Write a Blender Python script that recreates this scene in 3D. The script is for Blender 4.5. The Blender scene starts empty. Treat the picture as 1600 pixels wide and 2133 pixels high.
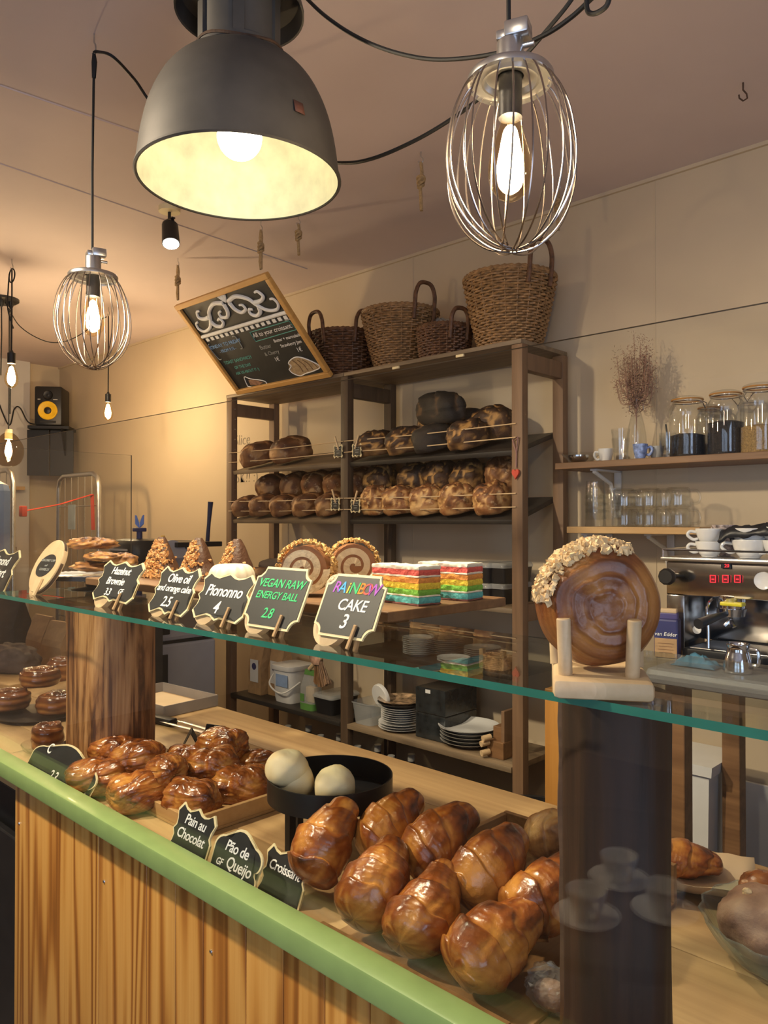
import bpy, bmesh, math, random
from math import pi, sin, cos, radians as R, sqrt
from mathutils import Vector as V, Matrix, Euler, noise
random.seed(7)
C = bpy.context.scene.collection
SC = bpy.context.scene
# ---------------------------------------------------------------- camera
YAW, PITCH, F, CX, CY, EYE = R(43.8), R(0.608), 1602.0, 800.0, 1066.5, 1.6
cam = bpy.data.cameras.new('camera'); camo = bpy.data.objects.new('camera', cam); C.objects.link(camo)
camo.location = (0, 0, EYE); camo.rotation_euler = (pi/2 + PITCH, 0, YAW)
cam.sensor_fit = 'HORIZONTAL'; cam.sensor_width = 36; cam.lens = F/1600*36; cam.clip_start = .02; cam.clip_end = 60
SC.camera = camo
SC.view_settings.view_transform = 'Standard'; SC.view_settings.look = 'None'
SC.view_settings.exposure = -0.35; SC.view_settings.gamma = 1
try: SC.view_settings.use_curve_mapping = False
except Exception: pass
SC.cycles.transparent_max_bounces = 32
SC.cycles.max_bounces = 8
# ---------------------------------------------------------------- world and daylight
w = bpy.data.worlds.new('world'); SC.world = w; w.use_nodes = True
w.node_tree.nodes['Background'].inputs[0].default_value = (.62, .74, 1, 1)
w.node_tree.nodes['Background'].inputs[1].default_value = .15
def area(name, loc, rot, sx, sy, power, col):
    l = bpy.data.lights.new(name, 'AREA'); l.shape = 'RECTANGLE'; l.size = sx; l.size_y = sy; l.energy = power; l.color = col
    o = bpy.data.objects.new(name, l); C.objects.link(o); o.location = loc; o.rotation_euler = rot
    return o
area('shop_window_daylight', (0.55, -3.3, 1.55), (R(90), 0, 0), 3.4, 1.9, 55, (.62, .76, 1))
area('door_daylight', (2.4, -.6, 1.3), (R(90), 0, R(90)), 1.4, 2.2, 55, (.55, .7, 1))
# warm ceiling lamps of the guest side, behind the camera
def spot(name, loc, target, power, col, size, blend=.6, rad=.04):
    l = bpy.data.lights.new(name, 'SPOT'); l.energy = power; l.color = col; l.spot_size = R(size); l.spot_blend = blend; l.shadow_soft_size = rad
    o = bpy.data.objects.new(name, l); C.objects.link(o); o.location = loc
    o.rotation_euler = (V(target)-V(loc)).to_track_quat('-Z', 'Y').to_euler()
    return o
spot('guest_side_ceiling_lamp', (-2.1, -.25, 2.72), (-1.2, 1.0, 1.0), 270, (1, .82, .58), 100, .7, .05)
spot('guest_side_ceiling_lamp', (-.35, -.45, 2.72), (-.7, .8, 1.0), 26, (1, .82, .58), 95, .7, .05)
BULB_W = 1.0   # overall strength of the bulbs
# ---------------------------------------------------------------- pixels to points
_r = V((cos(YAW), sin(YAW), 0)); _f = V((-sin(YAW)*cos(PITCH), cos(YAW)*cos(PITCH), sin(PITCH))); _u = _r.cross(_f)
def ray(px, py): return _f + _r*((px-CX)/F) - _u*((py-CY)/F)
def at(px, py, X=None, Y=None, Z=None):
    d = ray(px, py)
    if X is not None: t = X/d.x
    elif Y is not None: t = Y/d.y
    else: t = (Z-EYE)/d.z
    return V((d.x*t, d.y*t, EYE+d.z*t))
# ---------------------------------------------------------------- materials
MATS = {}
def nodes(name):
    m = bpy.data.materials.new(name); m.use_nodes = True
    nt = m.node_tree; return m, nt, nt.nodes['Principled BSDF'], nt.nodes, nt.links
def tex(nt, coord, scale=(1,1,1), rot=(0,0,0)):
    tc = nt.nodes.new('ShaderNodeTexCoord'); mp = nt.nodes.new('ShaderNodeMapping')
    mp.inputs['Scale'].default_value = scale; mp.inputs['Rotation'].default_value = rot
    nt.links.new(tc.outputs[coord], mp.inputs[0]); return mp
def nz(nt, vec, scale, detail=4, rough=.55, dist=0):
    n = nt.nodes.new('ShaderNodeTexNoise'); n.inputs['Scale'].default_value = scale; n.inputs['Detail'].default_value = detail
    n.inputs['Roughness'].default_value = rough; n.inputs['Distortion'].default_value = dist
    nt.links.new(vec.outputs[0], n.inputs['Vector']); return n
def ramp(nt, src, stops):
    r = nt.nodes.new('ShaderNodeValToRGB'); cr = r.color_ramp
    while len(cr.elements) < len(stops): cr.elements.new(.5)
    for e, (p, c) in zip(cr.elements, stops): e.position = p; e.color = (*c, 1)
    nt.links.new(src, r.inputs[0]); return r
def bump(nt, src, p, strength, dist=.002):
    b = nt.nodes.new('ShaderNodeBump'); b.inputs['Strength'].default_value = strength; b.inputs['Distance'].default_value = dist
    nt.links.new(src, b.inputs['Height']); nt.links.new(b.outputs[0], p.inputs['Normal']); return b
def math_n(nt, op, a, b):
    m = nt.nodes.new('ShaderNodeMath'); m.operation = op
    for i, x in enumerate((a, b)):
        if isinstance(x, (int, float)): m.inputs[i].default_value = x
        else: nt.links.new(x, m.inputs[i])
    return m.outputs[0]
def plain(name, col, rough=.5, metal=0, var=.12, scale=18, bmp=0, coat=0, emis=None, spec=.5, bdist=.002):
    m, nt, p, n, l = nodes(name)
    v = tex(nt, 'Object'); t = nz(nt, v, scale)
    lo = tuple(max(0, c*(1-var)) for c in col); hi = tuple(min(1, c*(1+var)) for c in col)
    r = ramp(nt, t.outputs[0], [(.3, lo), (.7, hi)]); l.new(r.outputs[0], p.inputs['Base Color'])
    p.inputs['Roughness'].default_value = rough; p.inputs['Metallic'].default_value = metal; p.inputs['Coat Weight'].default_value = coat
    p.inputs['Specular IOR Level'].default_value = spec
    if bmp: bump(nt, t.outputs[0], p, bmp, bdist)
    if emis: p.inputs['Emission Color'].default_value = (*emis[0], 1); p.inputs['Emission Strength'].default_value = emis[1]
    return m
def wood(name, dark, light, axis='Z', fine=60, wide=6, rough=.5, bmp=.22, coat=0, stretch=.06, sharp=(.3, .7)):
    m, nt, p, n, l = nodes(name)
    s = [1, 1, 1]; s['XYZ'.index(axis)] = stretch
    v = tex(nt, 'Object', tuple(s)); a = nz(nt, v, wide, 5, .6, 1.6); b = nz(nt, v, fine, 3, .6, .3)
    mx = math_n(nt, 'ADD', math_n(nt, 'MULTIPLY', a.outputs[0], .68), math_n(nt, 'MULTIPLY', b.outputs[0], .32))
    r = ramp(nt, mx, [(sharp[0], dark), (sharp[1], light)]); l.new(r.outputs[0], p.inputs['Base Color'])
    p.inputs['Roughness'].default_value = rough; p.inputs['Coat Weight'].default_value = coat
    bump(nt, mx, p, bmp); return m
def pine(name):
    # varnished pine: contour-like growth rings stretched along the board, and fine straight grain
    m, nt, p, n, l = nodes(name)
    d = nz(nt, tex(nt, 'Object', (1, 1, .05)), 7, 2, .45, .25); f = nz(nt, tex(nt, 'Object', (1, 1, .015)), 150, 3)
    b = nz(nt, tex(nt, 'Object', (1, 1, .12)), 10, 2)
    ring = math_n(nt, 'ADD', math_n(nt, 'MULTIPLY', math_n(nt, 'SINE', math_n(nt, 'MULTIPLY', d.outputs[0], 70.0), 0), .5), .5)
    ring = math_n(nt, 'POWER', ring, 1.8)
    mx = math_n(nt, 'ADD', math_n(nt, 'ADD', math_n(nt, 'MULTIPLY', ring, .42), math_n(nt, 'MULTIPLY', f.outputs[0], .38)), math_n(nt, 'MULTIPLY', b.outputs[0], .28))
    r = ramp(nt, mx, [(.22, (.66, .36, .095)), (.45, (.54, .26, .055)), (.66, (.36, .14, .025)), (.88, (.17, .06, .012))])
    l.new(r.outputs[0], p.inputs['Base Color']); p.inputs['Roughness'].default_value = .36; p.inputs['Coat Weight'].default_value = .15
    bump(nt, f.outputs[0], p, .05); return m
def logwood(name):
    m, nt, p, n, l = nodes(name)
    v = tex(nt, 'Object', (1, 1, .10)); a = nz(nt, v, 16, 6, .62, 2.2); b = nz(nt, tex(nt, 'Object', (1, 1, .03)), 110, 3)
    g = nz(nt, tex(nt, 'Object', (1, 1, .35)), 9, 3, .5, 1)
    mx = math_n(nt, 'ADD', math_n(nt, 'ADD', math_n(nt, 'MULTIPLY', a.outputs[0], .55), math_n(nt, 'MULTIPLY', b.outputs[0], .2)), math_n(nt, 'MULTIPLY', g.outputs[0], .3))
    r = ramp(nt, mx, [(.43, (.045, .016, .006)), (.485, (.15, .055, .016)), (.535, (.36, .165, .055)), (.62, (.54, .29, .115))])
    l.new(r.outputs[0], p.inputs['Base Color']); p.inputs['Roughness'].default_value = .55; bump(nt, mx, p, .5, .004); return m
def crust(name, dark, mid, light, rough=.3, scale=14, tonew=.6, bmp=.35, bscale=120, coat=.2, flour=None, lo=.25, hi=.8, bdist=.0015):
    # tone: per-point baking degree of the dough (ridges brown more than folds)
    m, nt, p, n, l = nodes(name)
    at_ = n.new('ShaderNodeAttribute'); at_.attribute_name = 'tone'
    v = tex(nt, 'Object'); a = nz(nt, v, scale, 5, .6, .4); b = nz(nt, v, bscale, 3)
    mx = math_n(nt, 'ADD', math_n(nt, 'MULTIPLY', at_.outputs['Fac'], tonew), math_n(nt, 'MULTIPLY', a.outputs[0], 1-tonew))
    r = ramp(nt, mx, [(lo, light), ((lo+hi)/2, mid), (hi, dark)])
    out = r.outputs[0]
    if flour:
        fl = ramp(nt, nz(nt, v, flour[0], 4, .7).outputs[0], [(flour[1], (0, 0, 0)), (flour[1]+.1, (1, 1, 1))])
        mi = n.new('ShaderNodeMixRGB'); l.new(fl.outputs[0], mi.inputs[0]); l.new(out, mi.inputs[1]); mi.inputs[2].default_value = (*flour[2], 1); out = mi.outputs[0]
    l.new(out, p.inputs['Base Color']); p.inputs['Roughness'].default_value = rough; p.inputs['Coat Weight'].default_value = coat; p.inputs['Coat Roughness'].default_value = .2
    bump(nt, math_n(nt, 'ADD', b.outputs[0], math_n(nt, 'MULTIPLY', a.outputs[0], 1.5)), p, bmp, bdist); return m
def glassy(name, tint=(1, 1, 1), rough=.0, ior=1.45, body=0):
    # thin glass: clear straight through with Fresnel reflections, so real light passes
    m, nt, p, n, l = nodes(name); n.remove(p)
    tr = n.new('ShaderNodeBsdfTransparent'); tr.inputs[0].default_value = (*tint, 1)
    gl = n.new('ShaderNodeBsdfGlossy'); gl.inputs['Roughness'].default_value = rough
    ge = n.new('ShaderNodeNewGeometry'); dt = n.new('ShaderNodeVectorMath'); dt.operation = 'DOT_PRODUCT'
    l.new(ge.outputs['Incoming'], dt.inputs[0]); l.new(ge.outputs['Normal'], dt.inputs[1])
    f0 = ((ior-1)/(ior+1))**2   # Schlick: the same reflectance from either side of the sheet
    sch = math_n(nt, 'ADD', math_n(nt, 'MULTIPLY', math_n(nt, 'POWER', math_n(nt, 'SUBTRACT', 1.0, math_n(nt, 'ABSOLUTE', dt.outputs['Value'], 0)), 5.0), 1-f0), f0)
    v = tex(nt, 'Object'); t = nz(nt, v, 4, 2); bp = n.new('ShaderNodeBump'); bp.inputs['Strength'].default_value = .02; bp.inputs['Distance'].default_value = .001
    l.new(t.outputs[0], bp.inputs['Height']); l.new(bp.outputs[0], gl.inputs['Normal'])
    mx = n.new('ShaderNodeMixShader'); l.new(sch, mx.inputs[0]); l.new(tr.outputs[0], mx.inputs[1]); l.new(gl.outputs[0], mx.inputs[2])
    out = mx.outputs[0]
    if body:
        df = n.new('ShaderNodeBsdfDiffuse'); df.inputs[0].default_value = (*tint, 1); m2 = n.new('ShaderNodeMixShader'); m2.inputs[0].default_value = body
        l.new(out, m2.inputs[1]); l.new(df.outputs[0], m2.inputs[2]); out = m2.outputs[0]
    l.new(out, n['Material Output'].inputs[0]); return m
def emit(name, col, strength):
    m, nt, p, n, l = nodes(name); n.remove(p)
    e = n.new('ShaderNodeEmission'); e.inputs[0].default_value = (*col, 1); e.inputs[1].default_value = strength
    l.new(e.outputs[0], n['Material Output'].inputs[0]); return m

M = dict(
    wall=plain('wall_paint', (.60, .485, .33), .75, var=.04, scale=3, bmp=.02),
    wallwhite=plain('white_wall_paint', (.66, .62, .56), .8, var=.04, scale=3),
    ceiling=plain('ceiling_paint', (.66, .55, .52), .8, var=.04, scale=2.2, bmp=.03, bdist=.006),
    floor=plain('floor_tiles', (.16, .13, .11), .5, var=.2),
    green=plain('green_paint', (.25, .375, .125), .38, var=.05, scale=30, bmp=.04, coat=.15),
    pine=pine('varnished_pine'),
    log=logwood('split_log_wood'),
    darklog=wood('dark_log_wood', (.010, .005, .003), (.055, .022, .009), 'Z', 70, 14, .6, .8),
    bark=wood('log_bark', (.02, .011, .007), (.12, .06, .03), 'Z', 50, 20, .8, 1.0, stretch=.25),
    worktop=wood('worktop_wood', (.29, .165, .068), (.60, .40, .19), 'X', 55, 7, .42, .2, sharp=(.25, .75)),
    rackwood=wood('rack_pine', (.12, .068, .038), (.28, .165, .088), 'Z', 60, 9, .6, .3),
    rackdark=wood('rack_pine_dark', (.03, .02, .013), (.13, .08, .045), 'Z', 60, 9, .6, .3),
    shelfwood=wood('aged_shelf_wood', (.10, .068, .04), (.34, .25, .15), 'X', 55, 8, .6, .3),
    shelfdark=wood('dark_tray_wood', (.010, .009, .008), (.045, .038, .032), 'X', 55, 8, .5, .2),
    palewood=wood('pale_beech', (.55, .38, .20), (.74, .56, .34), 'Y', 60, 8, .5, .12),
    blondwood=wood('blond_wood', (.46, .27, .10), (.66, .43, .20), 'X', 60, 8, .45, .15),
    orangewood=wood('orange_wood', (.38, .16, .03), (.55, .27, .06), 'Z', 60, 8, .5, .15),
    brownwood=wood('brown_board_wood', (.11, .05, .02), (.30, .16, .07), 'X', 60, 9, .5, .2),
    traywood=wood('tray_wood', (.16, .075, .025), (.40, .22, .085), 'Y', 60, 9, .5, .2),
    wicker=plain('dark_wicker', (.13, .06, .026), .55, var=.5, scale=60, bmp=.4),
    wickerlight=plain('brown_wicker', (.30, .17, .07), .55, var=.45, scale=60, bmp=.4),
    lampgrey=plain('weathered_grey_enamel', (.062, .056, .05), .6, .2, var=.25, scale=9, bmp=.1),
    lampin=plain('cream_enamel', (.72, .70, .52), .45, var=.12, scale=26, bmp=.1),
    steel=plain('brushed_steel', (.62, .62, .62), .3, 1, var=.1, scale=30),
    wire=plain('whisk_wire', (.34, .29, .26), .26, 1, var=.1, scale=30),
    chrome=plain('chrome', (.66, .66, .67), .12, 1, var=.04),
    mirrorsteel=plain('polished_steel', (.46, .43, .40), .16, 1, var=.05),
    black=plain('black_plastic', (.012, .012, .013), .4, var=.2),
    blackmetal=plain('black_metal', (.012, .012, .012), .42, .3, var=.2),
    cord=plain('black_cord', (.008, .008, .008), .6),
    rope=plain('jute_rope', (.36, .24, .11), .8, var=.3, scale=120, bmp=.6),
    chalk=plain('chalkboard', (.016, .018, .019), .5, var=.25, scale=20, bmp=.05),
    cream=plain('cream_border', (.80, .68, .40), .5, var=.05),
    white=plain('white_chalk', (.86, .86, .83), .8, var=.05),
    bluechalk=plain('blue_chalk', (.25, .45, .75), .8), greenchalk=plain('green_chalk', (.06, .55, .2), .8), tealchalk=plain('teal_chalk', (.12, .42, .36), .8),
    purple=plain('purple_chalk', (.45, .12, .6), .8), redchalk=plain('red_chalk', (.7, .12, .1), .8), orangechalk=plain('orange_chalk', (.62, .27, .04), .8), yellowchalk=plain('yellow_chalk', (.75, .6, .08), .8),
    skyblue=plain('sky_blue_chalk', (.1, .45, .8), .8), dimchalk=plain('faded_chalk', (.35, .36, .33), .8),
    porcelain=plain('white_porcelain', (.80, .80, .78), .15, var=.03, coat=.3),
    greyplate=plain('grey_porcelain', (.42, .41, .38), .2, var=.05, coat=.2),
    plasticwhite=plain('white_plastic', (.72, .72, .70), .4, var=.03),
    appliance=plain('white_appliance_enamel', (.60, .62, .70), .4, var=.03),
    kraft=plain('kraft_paper', (.40, .25, .12), .7, var=.12, scale=40, bmp=.2),
    parchment=plain('parchment_paper', (.62, .46, .28), .6, var=.08, scale=12, bmp=.4),
    blue=plain('blue_plastic', (.08, .18, .62), .4), bluecloth=plain('blue_cloth', (.06, .19, .30), .9, var=.3, scale=40, bmp=.5),
    red=plain('red_strap', (.55, .06, .03), .6), yellow=plain('yellow_cone', (.85, .52, .02), .5), yellowplastic=plain('yellow_plastic', (.75, .66, .03), .4),
    greenplastic=plain('green_film', (.10, .25, .06), .35), navy=plain('navy_label', (.03, .035, .14), .5),
    frame=wood('orange_frame_wood', (.50, .25, .06), (.72, .42, .13), 'X', 60, 8, .45, .1),
    beans=plain('dark_beans', (.018, .012, .009), .5, var=.6, scale=220, bmp=1.2, bdist=.004), oats=plain('golden_grain', (.42, .27, .10), .7, var=.4, scale=260, bmp=1.2, bdist=.004),
    dimwall=plain('pencil_grey', (.30, .25, .19), .8),
    dried=plain('dried_flower', (.34, .20, .14), .9, var=.3, scale=50),
    greycloth=plain('grey_table_laminate', (.30, .29, .29), .45, var=.06),
    glass=glassy('clear_glass', (.985, .992, .988)), jar=glassy('jar_glass', (.972, .978, .978), .02, 1.62), shelfglass=glassy('shelf_glass', (.95, .985, .97), 0, 1.27), bowlglass=glassy('blue_bowl_glass', (.84, .93, .95), .03, 1.6, .04),
    edge=plain('green_glass_edge', (.030, .20, .15), .15, var=.1, coat=.3), edgedark=plain('dark_glass_edge', (.06, .045, .03), .3),
    amber=glassy('amber_bulb_glass', (1, .90, .70), .02), smoke=glassy('smoky_glass', (.62, .52, .42), .03, 1.5), cello=glassy('cellophane', (.90, .92, .92), .08, 1.6, .05), clearplastic=glassy('clear_plastic', (.80, .82, .82), .15, 1.5, .22),
    glow=emit('lamp_filament', (1, .81, .57), 360*BULB_W), glowfar=emit('bulb_filament', (1, .82, .58), 1000*BULB_W), glowdome=emit('dome_lamp_bulb', (1, .90, .64), 17*BULB_W), glowspot=emit('spotlight_lens', (1, .95, .85), 60),
    led=emit('red_led', (1, .03, .04), 3.0), leddim=plain('red_button', (.12, .004, .008), .4, emis=((1, .02, .03), .10)),
    croissant=crust('croissant_crust', (.05, .010, .003), (.27, .070, .010), (.60, .26, .048), .28, 13, .50, .6, 130, .4),
    pain=crust('chocolate_pastry_crust', (.075, .015, .004), (.33, .095, .016), (.64, .30, .065), .26, 17, .58, .7, 90, .45, bdist=.0025),
    bun=crust('cinnamon_bun_crust', (.05, .012, .005), (.22, .07, .018), (.42, .19, .05), .2, 30, .6, .5, 110, .6),
    roll=crust('rolled_pastry_crust', (.055, .013, .005), (.20, .058, .013), (.46, .19, .045), .36, 14, .5, .7, 110, .2),
    loaf=crust('loaf_crust', (.05, .018, .007), (.21, .085, .028), (.50, .28, .11), .6, 12, .6, .9, 160, 0, (30, .60, (.50, .34, .19))),
    rustic=crust('rustic_loaf_crust', (.045, .016, .007), (.28, .11, .034), (.72, .44, .17), .6, 14, .62, 1.0, 140, 0, (26, .58, (.60, .42, .22))),
    poppy=crust('poppy_loaf_crust', (.012, .010, .009), (.035, .026, .020), (.16, .085, .035), .65, 10, .5, 1.2, 400, 0, None, .2, .62),
    darkloaf=crust('dark_loaf_crust', (.014, .008, .005), (.07, .03, .012), (.50, .27, .08), .6, 12, .68, 1.0, 200, 0),
    cheese=crust('cheese_bread_crust', (.62, .40, .14), (.80, .64, .34), (.86, .74, .45), .6, 8, .4, .35, 60, 0),
    brownie=crust('brownie_crumb', (.014, .006, .003), (.045, .018, .009), (.09, .038, .017), .5, 30, .4, 1.2, 140, 0), nuts=plain('chopped_nuts', (.50, .25, .085), .55, var=.5, scale=120, bmp=.5),
    nutspale=plain('pale_chopped_nuts', (.74, .54, .29), .55, var=.2, scale=90, bmp=.4),
    icing=plain('white_icing', (.78, .72, .55), .5, var=.05, bmp=.2), sponge=crust('sponge_cake', (.36, .17, .06), (.62, .42, .20), (.74, .60, .38), .8, 20, .6, 1.0, 160, 0),
    flat=crust('flat_pastry_crust', (.09, .028, .009), (.36, .16, .045), (.58, .33, .10), .5, 14, .5, .8, 90, .1),
    walnut=crust('dark_crumb_loaf', (.05, .035, .028), (.12, .09, .075), (.2, .15, .12), .8, 14, .4, 1.2, 90, 0),
    chocbun=crust('chocolate_dusted_bun', (.08, .036, .022), (.27, .15, .095), (.46, .31, .21), .7, 16, .5, 1.0, 120, 0),
    cred=plain('red_cake_layer', (.66, .10, .08), .8, var=.15, scale=200, bmp=1), corange=plain('orange_cake_layer', (.78, .30, .06), .8, var=.15, scale=200, bmp=1), cyellow=plain('yellow_cake_layer', (.80, .58, .05), .8, var=.15, scale=200, bmp=1),
    cgreen=plain('green_cake_layer', (.18, .46, .05), .8, var=.15, scale=200, bmp=1), cblue=plain('blue_cake_layer', (.10, .44, .44), .8, var=.15, scale=200, bmp=1), ccream=plain('cake_cream', (.84, .77, .62), .6, var=.06, scale=100, bmp=.6),
    crust_base=plain('cake_base', (.20, .07, .06), .8),
)
# ---------------------------------------------------------------- mesh builder
class MB:
    def __init__(s): s.bm = bmesh.new(); s.tone = s.bm.verts.layers.float.new('tone'); s.mi = 0
    def _face(s, vs):
        try: f = s.bm.faces.new(vs); f.material_index = s.mi; return f
        except ValueError: return None
    def box(s, c, d, rot=None, bev=0):
        c = V(c); q = Euler(rot).to_matrix() if rot else Matrix.Identity(3)
        hx, hy, hz = d[0]/2, d[1]/2, d[2]/2
        if bev <= 0:
            vs = [s.bm.verts.new(c+q@V((x*hx, y*hy, z*hz))) for z in (-1, 1) for y in (-1, 1) for x in (-1, 1)]
            return [s._face([vs[i] for i in f]) for f in ((0, 2, 3, 1), (4, 5, 7, 6), (0, 1, 5, 4), (2, 6, 7, 3), (0, 4, 6, 2), (1, 3, 7, 5))]
        b = bmesh.new(); bmesh.ops.create_cube(b, size=1); bmesh.ops.scale(b, vec=d, verts=b.verts)
        bmesh.ops.bevel(b, geom=b.edges[:], offset=min(bev, min(d)*.45), segments=2, profile=.5, affect='EDGES')
        mp = {v: s.bm.verts.new(c+q@v.co) for v in b.verts}
        out = [s._face([mp[v] for v in f.verts]) for f in b.faces]; b.free(); return out
    def rings(s, rings, cap0=True, cap1=True, closed=True, tones=None):
        R_ = []
        for i, r in enumerate(rings):
            row = [s.bm.verts.new(p) for p in r]
            if tones:
                for v, t in zip(row, tones[i]): v[s.tone] = t
            R_.append(row)
        n = len(R_[0])
        for a, b in zip(R_, R_[1:]):
            for i in range(n if closed else n-1):
                j = (i+1) % n; s._face([a[i], a[j], b[j], b[i]])
        if cap0 and closed: s._face(R_[0][::-1])
        if cap1 and closed: s._face(R_[-1])
        return R_
    def lathe(s, prof, seg=32, c=(0, 0, 0), cap0=False, cap1=False, sx=1, sy=1, q=None):
        c = V(c); q = q or Matrix.Identity(3)
        return s.rings([[c+q@V((r*cos(2*pi*i/seg)*sx, r*sin(2*pi*i/seg)*sy, z)) for i in range(seg)] for r, z in prof], cap0, cap1)
    def cyl(s, a, b, r0, r1=None, seg=20, caps=True):
        a, b = V(a), V(b); r1 = r0 if r1 is None else r1
        q = (b-a).to_track_quat('Z', 'Y').to_matrix()
        return s.rings([[p+q@V((r*cos(2*pi*i/seg), r*sin(2*pi*i/seg), 0)) for i in range(seg)] for p, r in ((a, r0), (b, r1))], caps, caps)
    def tube(s, pts, r, seg=8, closed=False, caps=True, flat=1, up=V((0, 0, 1))):
        pts = [V(p) for p in pts]; n = len(pts); rr = r if isinstance(r, (list, tuple)) else [r]*n; rings = []
        prev = None
        for i, p in enumerate(pts):
            t = (pts[(i+1) % n]-pts[i-1]) if closed else (pts[min(i+1, n-1)]-pts[max(i-1, 0)])
            if t.length < 1e-9: t = V((0, 0, 1))
            t.normalize()
            if prev is None:
                x = up.cross(t)
                if x.length < .05: x = V((1, 0, 0)).cross(t)
            else: x = prev-t*prev.dot(t)
            x.normalize(); prev = x; y = t.cross(x)
            rings.append([p+x*(cos(2*pi*k/seg)*rr[i])+y*(sin(2*pi*k/seg)*rr[i]*flat) for k in range(seg)])
        if closed: rings.append(rings[0])
        return s.rings(rings, caps and not closed, caps and not closed)
    def sphere(s, c, r, nu=20, nv=12, fn=None):
        c = V(c); r = r if isinstance(r, (tuple, list)) else (r, r, r); rows = []; tones = []
        for j in range(nv+1):
            ph = pi*(j/nv)*.998+.001*pi; row = []; tr = []
            for i in range(nu):
                th = 2*pi*i/nu; d = V((sin(ph)*cos(th), sin(ph)*sin(th), cos(ph)))
                k, t = fn(d, th, ph) if fn else (1, .5)
                row.append(c+V((d.x*r[0]*k, d.y*r[1]*k, d.z*r[2]*k))); tr.append(t)
            rows.append(row); tones.append(tr)
        return s.rings(rows[::-1], True, True, True, tones[::-1])
    def prism(s, poly, y0, y1, q=None, c=(0, 0, 0)):
        # outline in local x,z, thickness along y
        c = V(c); q = q or Matrix.Identity(3)
        a = [s.bm.verts.new(c+q@V((x, y0, z))) for x, z in poly]; b = [s.bm.verts.new(c+q@V((x, y1, z))) for x, z in poly]
        n = len(a); f1 = s._face(a); f2 = s._face(b[::-1])
        for i in range(n): s._face([a[i], b[i], b[(i+1) % n], a[(i+1) % n]][::-1])
        bmesh.ops.triangulate(s.bm, faces=[f for f in (f1, f2) if f])
    def obj(s, name, mats, parent=None, smooth=False, sharp=R(40)):
        bmesh.ops.recalc_face_normals(s.bm, faces=s.bm.faces[:])
        me = bpy.data.meshes.new(name); s.bm.to_mesh(me); s.bm.free()
        for m in (mats if isinstance(mats, (list, tuple)) else [mats]): me.materials.append(M[m] if isinstance(m, str) else m)
        if smooth:
            me.polygons.foreach_set('use_smooth', [True]*len(me.polygons))
            try: me.set_sharp_from_angle(angle=sharp)
            except Exception: pass
        o = bpy.data.objects.new(name, me); C.objects.link(o)
        if parent: o.parent = parent
        return o
def tag(o, label=None, cat=None, group=None, kind=None):
    if label: o['label'] = label
    if cat: o['category'] = cat
    if group: o['group'] = group
    if kind: o['kind'] = kind
    return o
def thing(name, label, cat, loc=(0, 0, 0), rz=0, group=None, rot=None):
    o = bpy.data.objects.new(name, None); C.objects.link(o); o.empty_display_size = .05
    o.location = loc; o.rotation_euler = rot if rot else (0, 0, rz); return tag(o, label, cat, group)
def place(o, loc, rot=(0, 0, 0), sc=None):
    o.location = loc; o.rotation_euler = rot
    if sc is not None: o.scale = sc if isinstance(sc, (tuple, list)) else (sc,)*3
    return o
KIDS = {}
def kids(o): return [c for c in bpy.data.objects if c.parent == o]
def dup(root, loc, rot=(0, 0, 0), label=None, group=None, sc=None, name=None):
    r = root.copy(); C.objects.link(r); r.location = loc; r.rotation_euler = rot
    if name: r.name = name
    if label: r['label'] = label
    if group: r['group'] = group
    if sc is not None: r.scale = sc if isinstance(sc, (tuple, list)) else (sc,)*3
    for ch in kids(root):
        c = ch.copy(); C.objects.link(c); c.parent = r
        for g in kids(ch):
            d = g.copy(); C.objects.link(d); d.parent = c
    return r
def bx(name, c, d, mat, parent=None, bev=.002, rot=None):
    m = MB(); m.box(c, d, rot, bev); return m.obj(name, mat, parent)
def struct(o): o['kind'] = 'structure'; return o
def text(body, mat, parent, loc, size, rot=(pi/2, 0, 0), shear=.15, name='lettering', off=.0, ext=.0004, align='CENTER', spacing=1):
    cu = bpy.data.curves.new(name, 'FONT'); cu.body = body; cu.size = size; cu.align_x = align; cu.align_y = 'CENTER'; cu.shear = shear
    cu.extrude = ext; cu.offset = off; cu.space_character = spacing; cu.materials.append(M[mat]); cu.resolution_u = 3
    t = bpy.data.objects.new('tmp_text', cu); C.objects.link(t)
    me = bpy.data.meshes.new_from_object(t.evaluated_get(bpy.context.evaluated_depsgraph_get())); me.name = name
    bpy.data.objects.remove(t); bpy.data.curves.remove(cu)
    me.materials.clear(); me.materials.append(M[mat])
    o = bpy.data.objects.new(name, me); C.objects.link(o); o.location = loc; o.rotation_euler = rot
    if parent: o.parent = parent
    return o
def bez(p0, p1, p2, p3, n=14):
    p0, p1, p2, p3 = map(V, (p0, p1, p2, p3)); out = []
    for i in range(n+1):
        t = i/n; a = 1-t; out.append(p0*a**3+p1*3*a*a*t+p2*3*a*t*t+p3*t**3)
    return out
def spline(pts, n=8):
    pts = [V(p) for p in pts]; out = []
    for i in range(len(pts)-1):
        a, b, c, d = pts[max(i-1, 0)], pts[i], pts[i+1], pts[min(i+2, len(pts)-1)]
        for k in range(n):
            t = k/n; out.append(.5*((2*b)+(c-a)*t+(2*a-5*b+4*c-d)*t*t+(3*b-a-3*c+d)*t**3))
    out.append(pts[-1]); return out
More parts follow.
